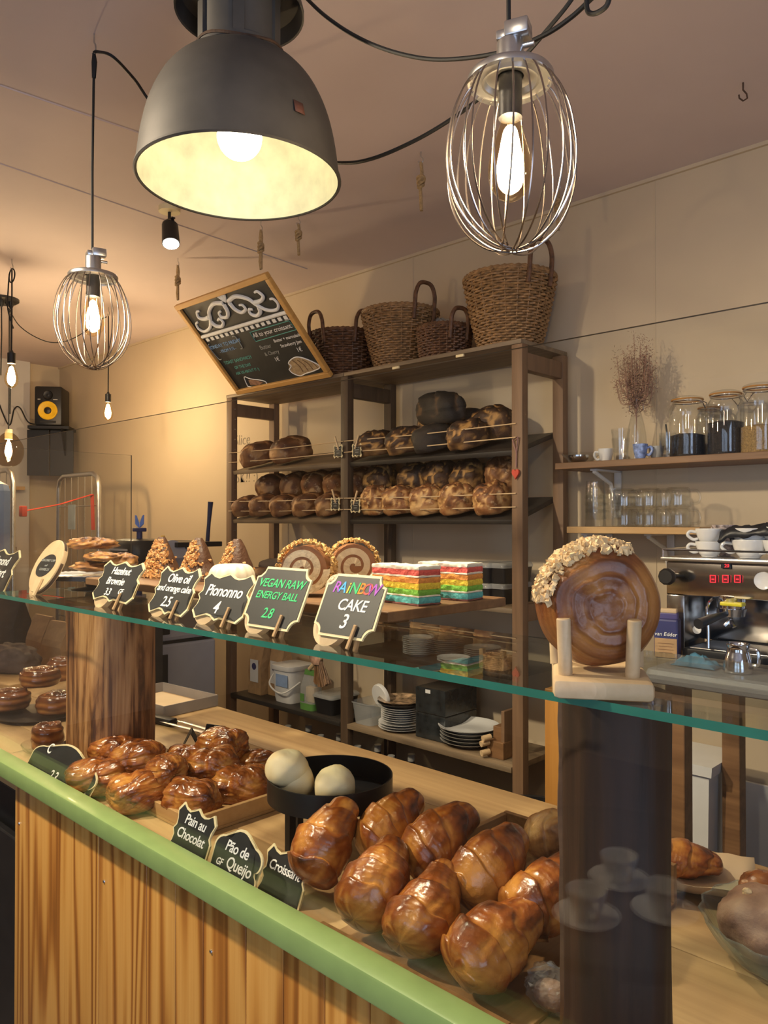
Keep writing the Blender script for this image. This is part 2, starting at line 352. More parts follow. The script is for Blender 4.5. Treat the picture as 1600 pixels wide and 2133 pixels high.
# ================================================================ the room
YW, XL, ZC = 2.56, -5.95, 2.785
def plane_box(name, lo, hi, mat):
    lo, hi = V(lo), V(hi); m = MB(); m.box((lo+hi)/2, hi-lo); return struct(m.obj(name, mat))
plane_box('wall_back', (XL-.1, YW, 0), (2.6, YW+.1, ZC+.1), 'wall')
plane_box('wall_left', (XL-.1, -3.5, 0), (XL, YW, ZC+.1), 'wall')
plane_box('wall_right', (2.5, -3.5, 0), (2.6, YW, ZC+.1), 'wall')
m = MB()   # shop front with its window opening
m.box((0-1.7, -3.45, .3), (8.4, .1, .6)); m.box((-1.7, -3.45, 2.64), (8.4, .1, .3)); m.box((-3.95, -3.45, 1.55), (3.9, .1, 1.9)); m.box((2.4, -3.45, 1.55), (.2, .1, 1.9))
struct(m.obj('wall_front', 'wall'))
plane_box('floor', (XL-.1, -3.5, -.1), (2.6, YW+.1, 0), 'floor')
plane_box('ceiling', (XL-.1, -3.5, ZC), (2.6, YW+.1, ZC+.1), 'ceiling')
yp = at(62, 900, X=XL+.05).y
plane_box('trim_1', (XL, -.6, 0), (XL+.05, yp, ZC), 'wallwhite')     # white pier on the wall
plane_box('trim_2', (XL, YW-.012, ZC-.012), (2.5, YW, ZC), 'wall')  # thin cornice bead
for i, px in enumerate((860, 1365)):                               # panel joints of the back wall
    x = at(px, 620, Y=YW).x; plane_box('trim_%d' % (3+i), (x-.002, YW-.002, 0), (x+.002, YW, ZC), 'wall')
for i, (a, b) in enumerate((((0, 177), (330, 290)), ((0, 340), (640, 560)))):   # ceiling board joints
    p, q = at(*a, Z=ZC), at(*b, Z=ZC); mm = MB(); mm.tube([p, q], .003, 4); struct(mm.obj('trim_%d' % (5+i), 'ceiling'))
# ---------------------------------------------------------------- counter
YG, ZG, ZL, ZW = .70, 1.42, 1.057, 1.005
ct = thing('serving_counter', 'long serving counter with varnished pine front, green ledge and plank worktop', 'counter', (-.4, .9, 0))
def local(o, parent):
    o.parent = parent; o.matrix_parent_inverse = Matrix.Translation(-V(parent.location)) ; return o
def cpart(name, lo, hi, mat, bev=.002, label=None):
    lo, hi = V(lo)-V(ct.location), V(hi)-V(ct.location); mm = MB(); mm.box((lo+hi)/2, hi-lo, None, bev); o = mm.obj(name, mat, ct, True)
    if label: o['label'] = label
    return o
cpart('ledge', (-2.6, .655, ZL-.035), (1.2, .6965, ZL), 'green', .004, 'apple green painted ledge')
YP = .69
xs = [at(30, 1900, Y=YP).x]+[at(p, 1900, Y=YP).x for p in (205, 305, 365, 423, 512, 590, 676, 770)]
x = xs[-1]
while x < .9: x += random.choice((.062, .075, .09)); xs.append(x)
for a, b in zip(xs, xs[1:]):
    lo, hi = V((a+.0006, YP, .05)), V((b-.0006, YP+.02, ZL-.035)); c = (lo+hi)/2
    mm = MB(); mm.box((0, 0, 0), hi-lo, None, .0022); o = mm.obj('front_board', 'pine', ct, True); o.location = c-V(ct.location); 
# each board shows its own piece of grain
for i, o in enumerate([k for k in ct.children if k.name.startswith('front_board')]):
    for v in o.data.vertices: v.co += V((i*.37, 0, i*1.3))
    o.location -= V((i*.37, 0, i*1.3))
for px, py in ((40, 1715), (217, 1836), (440, 1982)):
    p = at(px, py, Y=YP)-V(ct.location); mm = MB(); mm.lathe([(.0001, .0022), (.0026, .0018), (.0032, 0)], 12, p, q=Matrix.Rotation(pi/2, 3, 'X')); mm.obj('screw', 'steel', ct, True)
yb = 1.413
for i in range(4):
    a, b = .703+(yb-.703)*i/4, .703+(yb-.703)*(i+1)/4
    cpart('worktop_plank', (-3.5, a+.0006, ZW-.035), (1.2, b-.0006, ZW), 'worktop', .0015)
cpart('carcass', (-1.75, .74, .05), (1.2, 1.3, ZW-.036), 'brownwood', 0)
# dark chiller that carries the counter's far end
fr = thing('counter_chiller', 'black chiller cabinet under the far end of the green ledge', 'chiller', (-2.165, 1.0, 0))
mm = MB(); mm.box((0, .02, .47), (.78, .56, .94), None, .006); mm.obj('body', 'black', fr)
mm = MB(); mm.box((0, -.28, .45), (.74, .02, .8), None, .004); mm.obj('door', 'black', fr)
mm = MB(); mm.box((.375, -.285, .47), (.02, .03, .94), None, .003); mm.obj('edge_strip', 'steel', fr)
# ---------------------------------------------------------------- glass
def pane(name, lo, hi, mat, edgemat, label, cat, top_edges):
    lo, hi = V(lo), V(hi); mm = MB(); fs = mm.box((0, 0, 0), hi-lo)
    for k in top_edges: fs[k].material_index = 1
    # keep edge faces after normals are fixed
    o = mm.obj(name, [mat, edgemat]); o.location = (lo+hi)/2; return tag(o, label, cat)
# face order: bottom, top, front(-y), back(+y), left(-x), right(+x)
pane('glass_screen', (-2.6, .6975, ZL-.03), (1.2, .7025, 1.786), 'glass', 'edgedark', 'tall clear glass screen standing along the green ledge', 'glass screen', (1, 4, 5))
pane('glass_divider', (-2.053, .7035, ZW+.001), (-2.047, 1.09, 1.786), 'glass', 'edgedark', 'clear glass divider standing crosswise beside the round wood-slice sign', 'glass divider', (1, 3))
pane('glass_shelf', (-2.04, .7035, ZG-.009), (1.2, 1.02, ZG), 'shelfglass', 'edge', 'long glass shelf with green edge resting on two wooden logs', 'shelf', (2, 4, 5))
# ---------------------------------------------------------------- the two logs
def log_mesh(r, h, seg, seed, split, sx=1, sy=1):
    mm = MB(); rows = []; nz_ = 26
    for k in range(nz_+1):
        z = h*k/nz_; row = []
        for i in range(seg):
            th = 2*pi*i/seg; n = noise.noise(V((cos(th)*2+seed, sin(th)*2, z*2)))*.09+noise.noise(V((cos(th)*7+seed, sin(th)*7, z*3)))*.035
            fl = .16*max(0, 1-z/(h*.12))**2*(1 if not split else (.4+.9*max(0, -cos(th-.3))))
            x, y = r*sx*cos(th)*(1+n+fl), r*sy*sin(th)*(1+n+fl)
            if split: y = max(y, -r*sy*(.72+.05*noise.noise(V((x*9, z*1.5, seed)))+fl*1.5))
            row.append(V((x, y, z)))
        rows.append(row)
    mm.rings(rows); return mm
hl = ZG-.0095-ZW-.0005
lg = thing('log_pillar', 'split log with streaked brown face propping up the glass shelf behind chocolate pastries', 'log', (-1.752, .875, ZW+.0005))
o = log_mesh(.108, hl, 72, 3.1, True, 1, .95).obj('trunk', 'log', lg, True, R(60))
mm = MB(); rows = []
for k in range(21):   # strip of dark bark down one side
    z = hl*k/20; rows.append([V((.118*cos(a)*(1+.05*noise.noise(V((a*5, z*14, 1)))+.14*max(0, 1-z/(hl*.12))**2), .110*sin(a)*(1+.05*noise.noise(V((a*5, z*14, 1)))+.14*max(0, 1-z/(hl*.12))**2), z)) for a in [pi*1.04+j*.05 for j in range(7)]])
rows = [r+[p*1 for p in [V((v.x*.93, v.y*.93, v.z)) for v in r[::-1]]] for r in rows]
mm.rings(rows); mm.obj('bark', 'bark', lg, True)
mm = MB(); rnd = random.Random(4)
for i in range(40):   # ragged root fibres at the foot
    a = pi*(.95+.75*rnd.random()); d = V((cos(a), sin(a), 0)); z = rnd.random()*.035
    mm.tube([d*.10+V((0, 0, z+.03)), d*(.118+.012*rnd.random())+V((0, 0, z+.014)), d*(.132+.02*rnd.random())+V((0, 0, max(.004, z*.4)))], [.006, .006, .002], 6)
mm.obj('root_fibres', 'bark', lg, True)
lg2 = thing('log_pillar', 'dark brown log under the glass shelf beside the croissant tray', 'log', (-.408, .80, ZW+.0005))
log_mesh(.0545, hl, 60, 8.4, False, 1.06, 1).obj('trunk', 'darklog', lg2, True, R(60))
mm = MB(); rows = []
for k in range(21):
    z = hl*k/20; rows.append([V((.064*cos(a)*(1+.06*noise.noise(V((a*5, z*14, 5)))), .061*sin(a)*(1+.06*noise.noise(V((a*5, z*14, 5)))), z)) for a in [pi*1.02+j*.06 for j in range(7)]]+[V((.056*cos(a), .053*sin(a), z)) for a in [pi*1.02+j*.06 for j in range(6, -1, -1)]])
mm.rings(rows); mm.obj('bark', 'brownwood', lg2, True)
# ================================================================ hanging lamps
def hook(mm, c, s=1):
    c = V(c); mm.tube([c+V((0, 0, .0)), c+V((0, 0, -.02*s)), c+V((.010*s, 0, -.03*s)), c+V((.012*s, 0, -.042*s)), c+V((0, 0, -.05*s)), c+V((-.011*s, 0, -.043*s)), c+V((-.012*s, 0, -.034*s))], .0022*s, 6)
def st_bulb(par, z, s=1, glow='glow', socket=True):
    # teardrop filament bulb hanging down from z
    P = [(.0125, 0), (.014, -.012), (.02, -.03), (.0285, -.058), (.0315, -.078), (.029, -.098), (.018, -.115), (.006, -.122), (.0002, -.123)]
    mm = MB(); mm.lathe([(r*s, z+q*s) for r, q in spl2(P)], 32); b = mm.obj('bulb', 'amber', par, True, pi)
    mm = MB(); mm.lathe([(r*s, z+q*s) for r, q in spl2([(.0002, -.014), (.009, -.022), (.015, -.05), (.019, -.076), (.013, -.098), (.0002, -.108)])], 16); mm.obj('filament', glow, b, True, pi)
    return b
def spl2(P, n=4): return [(p.x, p.y) for p in spline([(a, b, 0) for a, b in P], n)]
def whisk_lamp(name, loc, top, label, rz, seed, glow):
    # loc: centre of the flange; cord rises to height top
    t = thing(name, label, 'pendant lamp', loc, rz, 'whisk pendant lamps')
    mm = MB(); mm.lathe([(.019, .002), (.045, .003), (.058, .0), (.0605, -.004), (.060, -.010), (.057, -.013), (.056, -.006), (.045, -.003), (.040, -.010), (.037, -.010), (.034, -.002), (.019, -.002)], 48); mm.obj('flange', 'steel', t, True)
    mm = MB(); mm.lathe([(.019, 0), (.019, .045), (.0185, .047), (.0002, .047)], 28); mm.box((.0125, -.004, .058), (.034, .03, .022), None, .003); mm.box((-.006, 0, .053), (.022, .032, .014), None, .003); mm.cyl((.018, 0, .038), (.034, 0, .038), .004, .004, 10); mm.obj('hub', 'steel', t, True)
    mm = MB(); mm.cyl((0, 0, -.002), (0, 0, -.060), .0165, .0165, 24); mm.obj('socket', 'black', t, True)
    b = st_bulb(t, -.055, 1.0 if seed == 3 else .9, glow)
    mm = MB(); mm.tube([(-.002, 0, .05), (-.003, 0, (top-loc[2])*.5), (0, 0, top-loc[2])], .0032, 8); mm.obj('cord', 'cord', t, True)
    rnd = random.Random(seed)
    for k in range(12):
        a = pi*k/12+rnd.uniform(-.05, .05); d = V((cos(a), sin(a), 0)); zb = -.247+rnd.uniform(-.006, .006); off = V((rnd.uniform(-.012, .012), rnd.uniform(-.012, .012), 0)); wd = 1+rnd.uniform(-.06, .04)
        prof = [(.0545, 0), (.064, .04), (.074, .115), (.084, .23), (.0905, .38), (.0925, .50), (.0895, .63), (.079, .76), (.062, .87), (.038, .955), (.018, .99), (0, 1)]
        pr = spl2(prof, 3); hz = -.008; up_ = [d*(r_*wd)+V((0, 0, hz+(zb-hz)*u_))+off*u_**3 for r_, u_ in pr]; dn_ = [d*(-r_*wd)+V((0, 0, hz+(zb-hz)*u_))+off*u_**3 for r_, u_ in pr]
        pts = up_+dn_[::-1][1:]
        mm = MB(); mm.tube(pts, .00135, 6); mm.obj('wire', 'wire', t, True)
    return t
pn = at(1063, 158, Y=.90); whisk_lamp('whisk_pendant_lamp', pn, ZC, 'whisk-cage pendant lamp with silver wires and steel hub, hanging near the large wicker basket', R(20), 3, 'glow')
pf = at(194, 572, Y=.855); whisk_lamp('whisk_pendant_lamp', pf, pf.z+(2.705-pf.z)/.91, 'dark whisk-cage pendant lamp hanging from a ceiling hook beyond the dome lamp', R(75), 5, 'glow').scale = (.96, .96, .91)
# enamel dome lamp
pd = at(499, 376, Y=.853)
dm = thing('dome_pendant_lamp', 'large weathered grey dome pendant lamp with cream inside', 'pendant lamp', pd)
rr = .188
prof = [(rr, 0), (rr*1.0, .006), (rr*.985, .03), (rr*.95, .075), (rr*.88, .125), (rr*.76, .172), (rr*.60, .206), (rr*.45, .222), (rr*.42, .228)]
mm = MB(); mm.lathe(spl2(prof, 4), 72); mm.lathe([(rr+.003, .004), (rr+.0035, 0), (rr+.001, -.003), (rr-.002, -.002), (rr-.001, .004)], 72); mm.obj('shade', 'lampgrey', dm, True)
mm = MB(); mm.lathe(spl2([(r-.003, z-.002 if i else 0.0) for i, (r, z) in enumerate(prof)]+[(.03, .226)], 4), 72); mm.obj('reflector', 'lampin', dm, True)
mm = MB(); mm.lathe([(.080, .226), (.083, .228), (.083, .236), (.076, .240), (.076, .345), (.079, .349), (.079, .353)], 40)
for k in range(6): a = pi*k/3+.4; mm.box((.078*cos(a), .078*sin(a), .29), (.006, .02, .11), (0, 0, a))
mm.obj('neck', 'lampgrey', dm, True)
mm = MB(); mm.lathe([(.118, .318), (.121, .316), (.121, .323), (.115, .345), (.098, .375), (.07, .395), (.03, .402), (.03, .43), (.0002, .432)], 48); mm.lathe([(.118, .318), (.11, .345), (.078, .352)], 48); mm.obj('cap', 'lampgrey', dm, True)
mm = MB(); mm.tube([(.083*cos(a), .083*sin(a), .232+.006*sin(3*a)) for a in [2*pi*k/40 for k in range(40)]], .003, 6, True); mm.obj('band_wire', 'bark', dm, True)
mm = MB(); mm.cyl((0, 0, .225), (0, 0, .13), .026, .026, 24); mm.obj('socket', 'plasticwhite', dm, True)
mm = MB(); mm.sphere((0, 0, .082), .042, 28, 18); mm.obj('bulb', 'glowdome', dm, True)
spot('dome_lamp_beam', pd+V((0, 0, .035)), pd+V((0, .0, -1)), 75, (1, .86, .62), 118, .4, .045)
mm = MB(); mm.tube([(0, 0, .43), (0, 0, ZC-pd.z)], .006, 10); mm.obj('cord', 'cord', dm, True)
mm = MB(); a0 = R(-46+52)-R(90)+R(43.8-44); 
st_dir = R(-46.2)+R(44); cz = .068
for aa in [0]:
    rs = rr*.957
    mm.rings([[V(((rs+.0035-dz*.28)*cos(st_dir+da), (rs+.0035-dz*.28)*sin(st_dir+da), cz+dz)) for da in (-.055, -.02, .02, .055)] for dz in (-.011, 0, .011)], False, False, False)
o = mm.obj('sticker', plain('rust_brown_sticker', (.10, .035, .022), .7), dm, True); so = o.modifiers.new('thick', 'SOLIDIFY'); so.thickness = .001
# bare bulbs further in the room
def bare_bulb(px, py, Z0px, label, s, glow, extra=None):
    q = at(*Z0px, Z=ZC); D = (q-V((0, 0, EYE))).dot(_f)
    b = V((0, 0, EYE))+ray(px, py)*D; b.x, b.y = q.x, q.y
    t = thing('bare_pendant_bulb', label, 'pendant lamp', (q.x, q.y, ZC), 0, 'bare hanging bulbs'); L = ZC-b.z
    mm = MB(); mm.cyl((0, 0, -L+.052*s), (0, 0, -L), .019*s, .019*s, 20); mm.cyl((0, 0, -L+.066*s), (0, 0, -L+.052*s), .006*s, .012*s, 12); mm.obj('socket', 'black', t, True)
    st_bulb(t, -L+.002, s, glow)
    mm = MB(); mm.tube([(0, 0, -.05), (.002, 0, -L*.5), (0, 0, -L+.06*s)], .0035, 6); mm.obj('cord', 'cord', t, True)
    mm = MB(); hook(mm, (0, 0, 0)); mm.obj('hook', 'steel', t, True)
    return t, L, q
t1, L1, q1 = bare_bulb(32, 758, (25, 540), 'glowing teardrop bulb on a looped cord nearest the black ceiling rose', .92, 'glowfar')
mm = MB(); mm.tube([(.03*cos(a)*1.1, 0, -.075+.03*sin(a)) for a in [2*pi*k/30 for k in range(30)]], .0033, 6, True)
qc = at(12, 640, Z=ZC)
mm.tube(spline([(-.03, 0, -.06), (-.042, 0, -.12), (-.045, 0, -.22), (-.06, .03, -.30)], 6), .0033, 6); mm.obj('cord_loop', 'cord', t1, True)
t2, L2, q2 = bare_bulb(231, 838, (226, 640), 'glowing bulb hanging low in front of the back wall, left of the bread rack', .85, 'glowfar')
# ceiling rose with cords
rose = thing('ceiling_rose', 'black round ceiling rose with bundled cords', 'ceiling rose', at(4, 622, Z=ZC))
mm = MB(); mm.lathe([(.085, 0), (.085, -.012), (.07, -.022), (.0002, -.022)], 32); mm.obj('plate', 'black', rose, True)
for k, (dx, dy) in enumerate(((.05, -.02), (.02, -.05), (.045, .03), (-.03, -.04))):
    mm = MB(); mm.lathe([(.014, -.02), (.012, -.045), (.004, -.06)], 12, (dx, dy, 0)); mm.tube([(dx, dy, -.05), (dx+.005, dy, -.2), (dx-.004, dy, -.42-.1*k)], .0035, 6); mm.obj('cord_grip', 'cord', rose, True)
# bulb in a smoky globe under the rose
gp = at(18, 902, Y=at(25, 640, Z=ZC).y); gx = at(18, 902, Y=gp.y)
gl = thing('globe_pendant_lamp', 'pendant lamp with a glowing bulb in a smoky glass globe', 'pendant lamp', (gx.x, gx.y, gx.z))
mm = MB(); mm.cyl((0, 0, .02), (0, 0, -.035), .02, .02, 20); mm.obj('socket', 'cream', gl, True)
st_bulb(gl, -.03, .98, 'glowfar')
mm = MB(); mm.lathe(spl2([(.022, .0), (.045, -.02), (.075, -.07), (.078, -.12), (.06, -.165), (.03, -.185), (.0002, -.187)], 4), 40); mm.obj('globe', 'smoke', gl, True, pi)
mm = MB(); mm.tube([(0, 0, .02), (.004, 0, (ZC-gx.z)*.5), (0, 0, ZC-gx.z)], .0035, 6); mm.obj('cord', 'cord', gl, True)
# black spotlight on the ceiling
sp = thing('ceiling_spotlight', 'small black ceiling spotlight tilted towards the chalkboard', 'spotlight', at(353, 432, Z=ZC))
q = (V((.5, -.42, -1))).to_track_quat('Z', 'Y').to_matrix()
dn = V((.35, -.15, -1)).normalized(); base = V((.0, 0, -.05))
mm = MB(); mm.lathe([(.04, 0), (.04, -.018), (.0002, -.019)], 24); mm.obj('mount', 'cream', sp, True)
mm = MB(); mm.cyl((0, 0, -.018), (.0, 0, -.05), .006); mm.box((.028, 0, -.075), (.006, .014, .06), (0, R(-20), 0)); mm.box((-.026, 0, -.075), (.006, .014, .06), (0, R(-20), 0)); mm.box((0, 0, -.047), (.06, .014, .005)); mm.obj('bracket', 'black', sp)
mm = MB(); c0 = V((.004, 0, -.07)); mm.cyl(c0, c0+dn*.085, .030, .033, 28); mm.obj('head', 'black', sp, True)
mm = MB(); mm.cyl(c0+dn*.0852, c0+dn*.087, .029, .029, 28); mm.obj('lens', 'glowspot', sp, True)
spot('ceiling_spotlight_beam', sp.location+c0+dn*.10, sp.location+c0+dn*1.0, 40, (1, .9, .75), 70, .5, .025)
# ---------------------------------------------------------------- cables and ropes on the ceiling
def cable(name, pts, label, cat='cable', r=.0036, mat='cord'):
    mm = MB(); mm.tube(spline(pts, 10), r, 8); return tag(mm.obj(name, mat, None, True), label, cat)
yc = .88
hk = at(193, 118, Y=.855)
cable('lamp_cable', [V((pf.x, .855, ZC-.045)), at(205, 108, Y=.857), at(235, 118, Y=.87), at(280, 165, Y=.95), at(330, 228, Y=1.02), at(440, 290, Y=1.10), at(570, 328, Y=1.10), at(700, 339, Y=1.07), at(770, 332, Y=1.05), at(860, 295, Y=1.05), at(945, 245, Y=1.06), at(1010, 195, Y=1.06), at(1085, 125, Y=1.06), at(1140, 62, Y=1.06), at(1190, 0, Y=1.06), at(1213, -48, Y=1.06)], 'black cable looping from the far whisk lamp past the dome lamp up to the ceiling')
cable('lamp_cable', [at(560, -95, Y=.98), at(642, 0, Y=.98), at(700, 50, Y=.98), at(770, 90, Y=.98), at(850, 116, Y=.98), at(930, 124, Y=.98), at(1040, 110, Y=.98), at(1130, 75, Y=.98), at(1190, 36, Y=.98), at(1240, -10, Y=.98), at(1262, -25, Y=.98)], 'black cable sagging behind the hub of the near whisk lamp')
cable('lamp_cable', [at(1226, -25, Y=.97), at(1222, 0, Y=.97), at(1225, 24, Y=.97), at(1240, 28, Y=.97), at(1262, 14, Y=.97), at(1270, -8, Y=.97), at(1268, -25, Y=.97)], 'short black cable loop at the ceiling past the near whisk lamp')
cc = at(25, 640, Z=ZC)
ry = rose.location.y
cable('lamp_cable', [V((rose.location.x+.05, ry, ZC-.03)), at(22, 650, Y=ry), at(40, 678, Y=ry+(q2.y-ry)*.3), at(70, 700, Y=ry+(q2.y-ry)*.5), at(105, 713, Y=ry+(q2.y-ry)*.7), at(140, 710, Y=ry+(q2.y-ry)*.85), at(175, 692, Y=q2.y), at(205, 668, Y=q2.y), V((q2.x-.02, q2.y, ZC-.05))], 'thin black cable drooping from the ceiling rose to the low bulb', r=.0028)
hb = thing('ceiling_hook', 'screw hook with tied black cable that carries the far whisk lamp', 'hook', (pf.x, .855, ZC))
mm = MB(); mm.tube([(0, 0, 0), (0, 0, -.02), (.008, 0, -.03), (.009, 0, -.042), (0, 0, -.052), (-.009, 0, -.044)], .0022, 6); mm.obj('hook_wire', 'steel', hb, True)
mm = MB(); mm.tube([(0, 0, -.048), (.002, 0, -.07), (0, 0, -.108)], [.004, .007, .005], 8); mm.obj('cord_knot', 'cord', hb, True)
def rope(px, top, bot, label, loop=0, r=.0055):
    q = at(px, top, Z=ZC); D = (q-V((0, 0, EYE))).dot(_f); L = (bot-top)/F*D
    t = thing('jute_rope', label, 'rope', q, 0, 'knotted ropes on the ceiling')
    mm = MB(); hook(mm, (0, 0, 0), .8); mm.obj('hook', 'steel', t, True)
    mm = MB(); rn = random.Random(px)
    mm.tube([(0, 0, -.035), (.004, 0, -L*.35), (-.003, 0, -L*.6), (.002, 0, -L)], r, 8)
    if loop: mm.tube([(0, 0, -.035), (.012, 0, -L*.3), (.008, 0, -L*.5)], r*.8, 8); mm.tube([(0, 0, -L*.5), (.010, 0, -L*.75), (.004, 0, -L)], r*.8, 8)
    mm.obj('strand', 'rope', t, True)
    mm = MB(); kz = -L*.52
    for k in range(4): mm.tube([(.008*cos(a)*(1+.2*k % 2), .008*sin(a), kz+(k-1.5)*.008+.006*sin(a+k)) for a in [2*pi*j/14 for j in range(14)]], r*.95, 6, True)
    mm.obj('knot', 'rope', t, True)
    return t
rope(622, 448, 532, 'knotted jute rope on the ceiling just behind the dome lamp')
rope(877, 316, 440, 'knotted jute rope on the ceiling between the dome lamp and the near whisk lamp')
rope(1162, 372, 480, 'knotted jute rope on the ceiling half behind the near whisk lamp')
hq = at(1548, 172, Z=ZC); mm = MB(); hook(mm, (0, 0, 0), 1); o = mm.obj('ceiling_hook', 'bark', None, True); o.location = hq; o.rotation_euler = (0, 0, R(50)); tag(o, 'empty rusty hook in the ceiling past the near whisk lamp', 'hook')
# ================================================================ chalkboard hung above the rack
ya, za = 1.855, 2.574; yb2, zb2 = 2.205, 2.214
cbx = [(at(360, 635, Y=ya).x+at(502, 822, Y=yb2).x)/2, (at(553, 568, Y=ya).x+at(695, 780, Y=yb2).x)/2]
W_, H_ = cbx[1]-cbx[0], sqrt((yb2-ya)**2+(za-zb2)**2)
tilt = math.atan2(yb2-ya, za-zb2)
cb = thing('hanging_chalkboard', 'framed chalkboard menu tilted on ropes above the bread rack', 'chalkboard', ((cbx[0]+cbx[1])/2, yb2, zb2), rot=(tilt, 0, 0))
fw = .024
mm = MB(); mm.box((0, .006, H_/2), (W_-fw, .008, H_-fw)); mm.obj('slate', 'chalk', cb)
for c, d in (((0, 0, fw/2), (W_, .022, fw)), ((0, 0, H_-fw/2), (W_, .022, fw)), ((-W_/2+fw/2, 0, H_/2), (fw, .022, H_-2*fw)), ((W_/2-fw/2, 0, H_/2), (fw, .022, H_-2*fw))): bx('frame_rail', c, d, 'frame', cb, .003)
def U(u, v): return V((-W_/2+u*W_, .0, H_*(1-v)))     # u across, v down
def stroke(pts, r, mat, name='chalk_scroll', n=8):
    mm = MB(); pts = [V((p.x, .0012, p.z)) for p in pts]; p2 = spline(pts, n) if n > 1 else pts
    mm.tube(p2, r if not isinstance(r, tuple) else [r[0]+(r[1]-r[0])*i/(len(p2)-1) for i in range(len(p2))], 8); o = mm.obj(name, mat, cb, True); return o
def mirror(P): return [(1-u, v) for u, v in P]
half = [[(.47, .12), (.38, .10), (.29, .15), (.25, .22), (.19, .29), (.11, .31), (.07, .27), (.08, .22), (.11, .21)], [(.25, .20), (.19, .20), (.15, .17), (.17, .12), (.20, .12)], [(.24, .24), (.26, .29), (.31, .31), (.35, .28), (.34, .24), (.31, .25)], [(.47, .13), (.46, .20), (.42, .245), (.37, .23), (.37, .19), (.40, .18)]]
for P in half:
    for Q in (P, mirror(P)): stroke([U(u, v) for u, v in Q], (.0105, .005), 'white')
for du, dv in ((-.03, .05), (0, .035), (.03, .05)): stroke([U(.5, .12), U(.5+du*.6, .085), U(.5+du, dv)], (.003, .008), 'white')
stroke([U(.045, .355), U(.955, .355)], .0085, 'white', 'chalk_line', 1)
for k in range(16): mm = MB(); p = U(.08+.84*k/15, .395); mm.box((p.x, .0012, p.z), (.021, .003, .016)); mm.obj('chalk_dash', 'white', cb)
for P in ([(.06, .44), (.04, .46), (.05, .60), (.08, .61)], [(.34, .43), (.37, .44), (.365, .55), (.34, .56)]): stroke([U(*p) for p in P], .0022, 'dimchalk', 'chalk_bracket', 4)
def ct_(s, u, v, size, mat, sh=.1): text(s, mat, cb, tuple(U(u, v)+V((0, .0016, 0))), size, (pi/2, 0, 0), sh)
ct_('MONDAY TO FRIDAY', .205, .48, .026, 'bluechalk'); ct_('- FROM 9:15 -', .205, .54, .022, 'bluechalk')
ct_('TOAST SANDWICH', .23, .66, .024, 'tealchalk'); ct_('OF THE DAY', .24, .73, .022, 'tealchalk'); ct_('ASK US ABOUT IT :)', .25, .79, .020, 'tealchalk')
ct_('All to your croissant:', .73, .475, .031, 'white'); ct_('Butter', .58, .60, .030, 'dimchalk'); ct_('& Cherry', .60, .67, .026, 'dimchalk'); ct_('1€', .61, .74, .028, 'white')
ct_('Butter + marmalade', .82, .57, .022, 'white'); ct_('Strawberry Jam', .82, .63, .022, 'white'); ct_('1€', .86, .70, .030, 'white')
for P in ([(.53, .435), (.93, .43), (.945, .52), (.53, .53), (.53, .435)],): stroke([U(*p) for p in P], .0018, 'tealchalk', 'chalk_box', 1)
stroke([U(.90, .42), U(.955, .425), U(.96, .50)], .0026, 'dimchalk', 'chalk_bracket', 4)
poly = [(.66, .86), (.70, .83), (.69, .80), (.74, .77), (.80, .76), (.86, .79), (.93, .86), (.94, .90), (.87, .92), (.78, .93), (.72, .94), (.67, .90)]
mm = MB(); mm.prism([(U(*p).x, U(*p).z) for p in poly], .0005, .002); mm.obj('chalk_croissant', plain('tan_chalk', (.42, .30, .16), .9, var=.3, scale=60), cb)
stroke([U(*p) for p in poly+poly[:1]], .0028, 'white', 'chalk_outline', 4)
for k in range(4): stroke([U(.74+.045*k, .775+.01*k), U(.77+.045*k, .84), U(.77+.05*k, .91)], .0024, 'brownwood', 'chalk_outline', 4)
poly = [(.15, .94), (.18, .84), (.23, .87), (.31, .90), (.36, .93), (.34, .965), (.22, .965)]
stroke([U(*p) for p in poly+poly[:1]], .0024, 'white', 'chalk_outline', 4)
mm = MB(); mm.prism([(U(*p).x, U(*p).z) for p in [(.19, .93), (.20, .88), (.25, .885), (.30, .91), (.33, .935), (.27, .95)]], .0005, .002); mm.obj('chalk_sandwich', plain('brown_chalk', (.28, .15, .09), .9, var=.4, scale=60), cb)
for px, top, u, lb in ((372, 546, .035, 'jute rope with knot at the far corner of the chalkboard'), (537, 478, .945, 'jute rope with loop at the near corner of the chalkboard')):
    p = cb.matrix_basis @ U(u, 0)
    t = thing('jute_rope', lb, 'rope', (p.x, p.y, ZC), 0, 'ropes holding the chalkboard'); L = ZC-p.z
    mm = MB(); hook(mm, (0, 0, 0), .8); mm.obj('hook', 'steel', t, True); mm = MB(); hook(mm, (0, 0, -L+.04), .5); mm.obj('hook', 'steel', t, True)
    mm = MB(); mm.tube([(0, 0, -.035), (.006, 0, -L*.3), (.002, 0, -L*.5), (.002, 0, -L+.02)], .0055, 8); mm.tube([(0, 0, -.035), (-.006, 0, -L*.3), (0, 0, -L*.5), (-.007, 0, -L*.75), (0, 0, -L+.02)], .005, 8); mm.obj('strand', 'rope', t, True)
    mm = MB()
    for k in range(4): mm.tube([(.009*cos(a), .009*sin(a), -L*.5+(k-1.5)*.009+.006*sin(a+k)) for a in [2*pi*j/14 for j in range(14)]], .0055, 6, True)
    mm.obj('knot', 'rope', t, True)
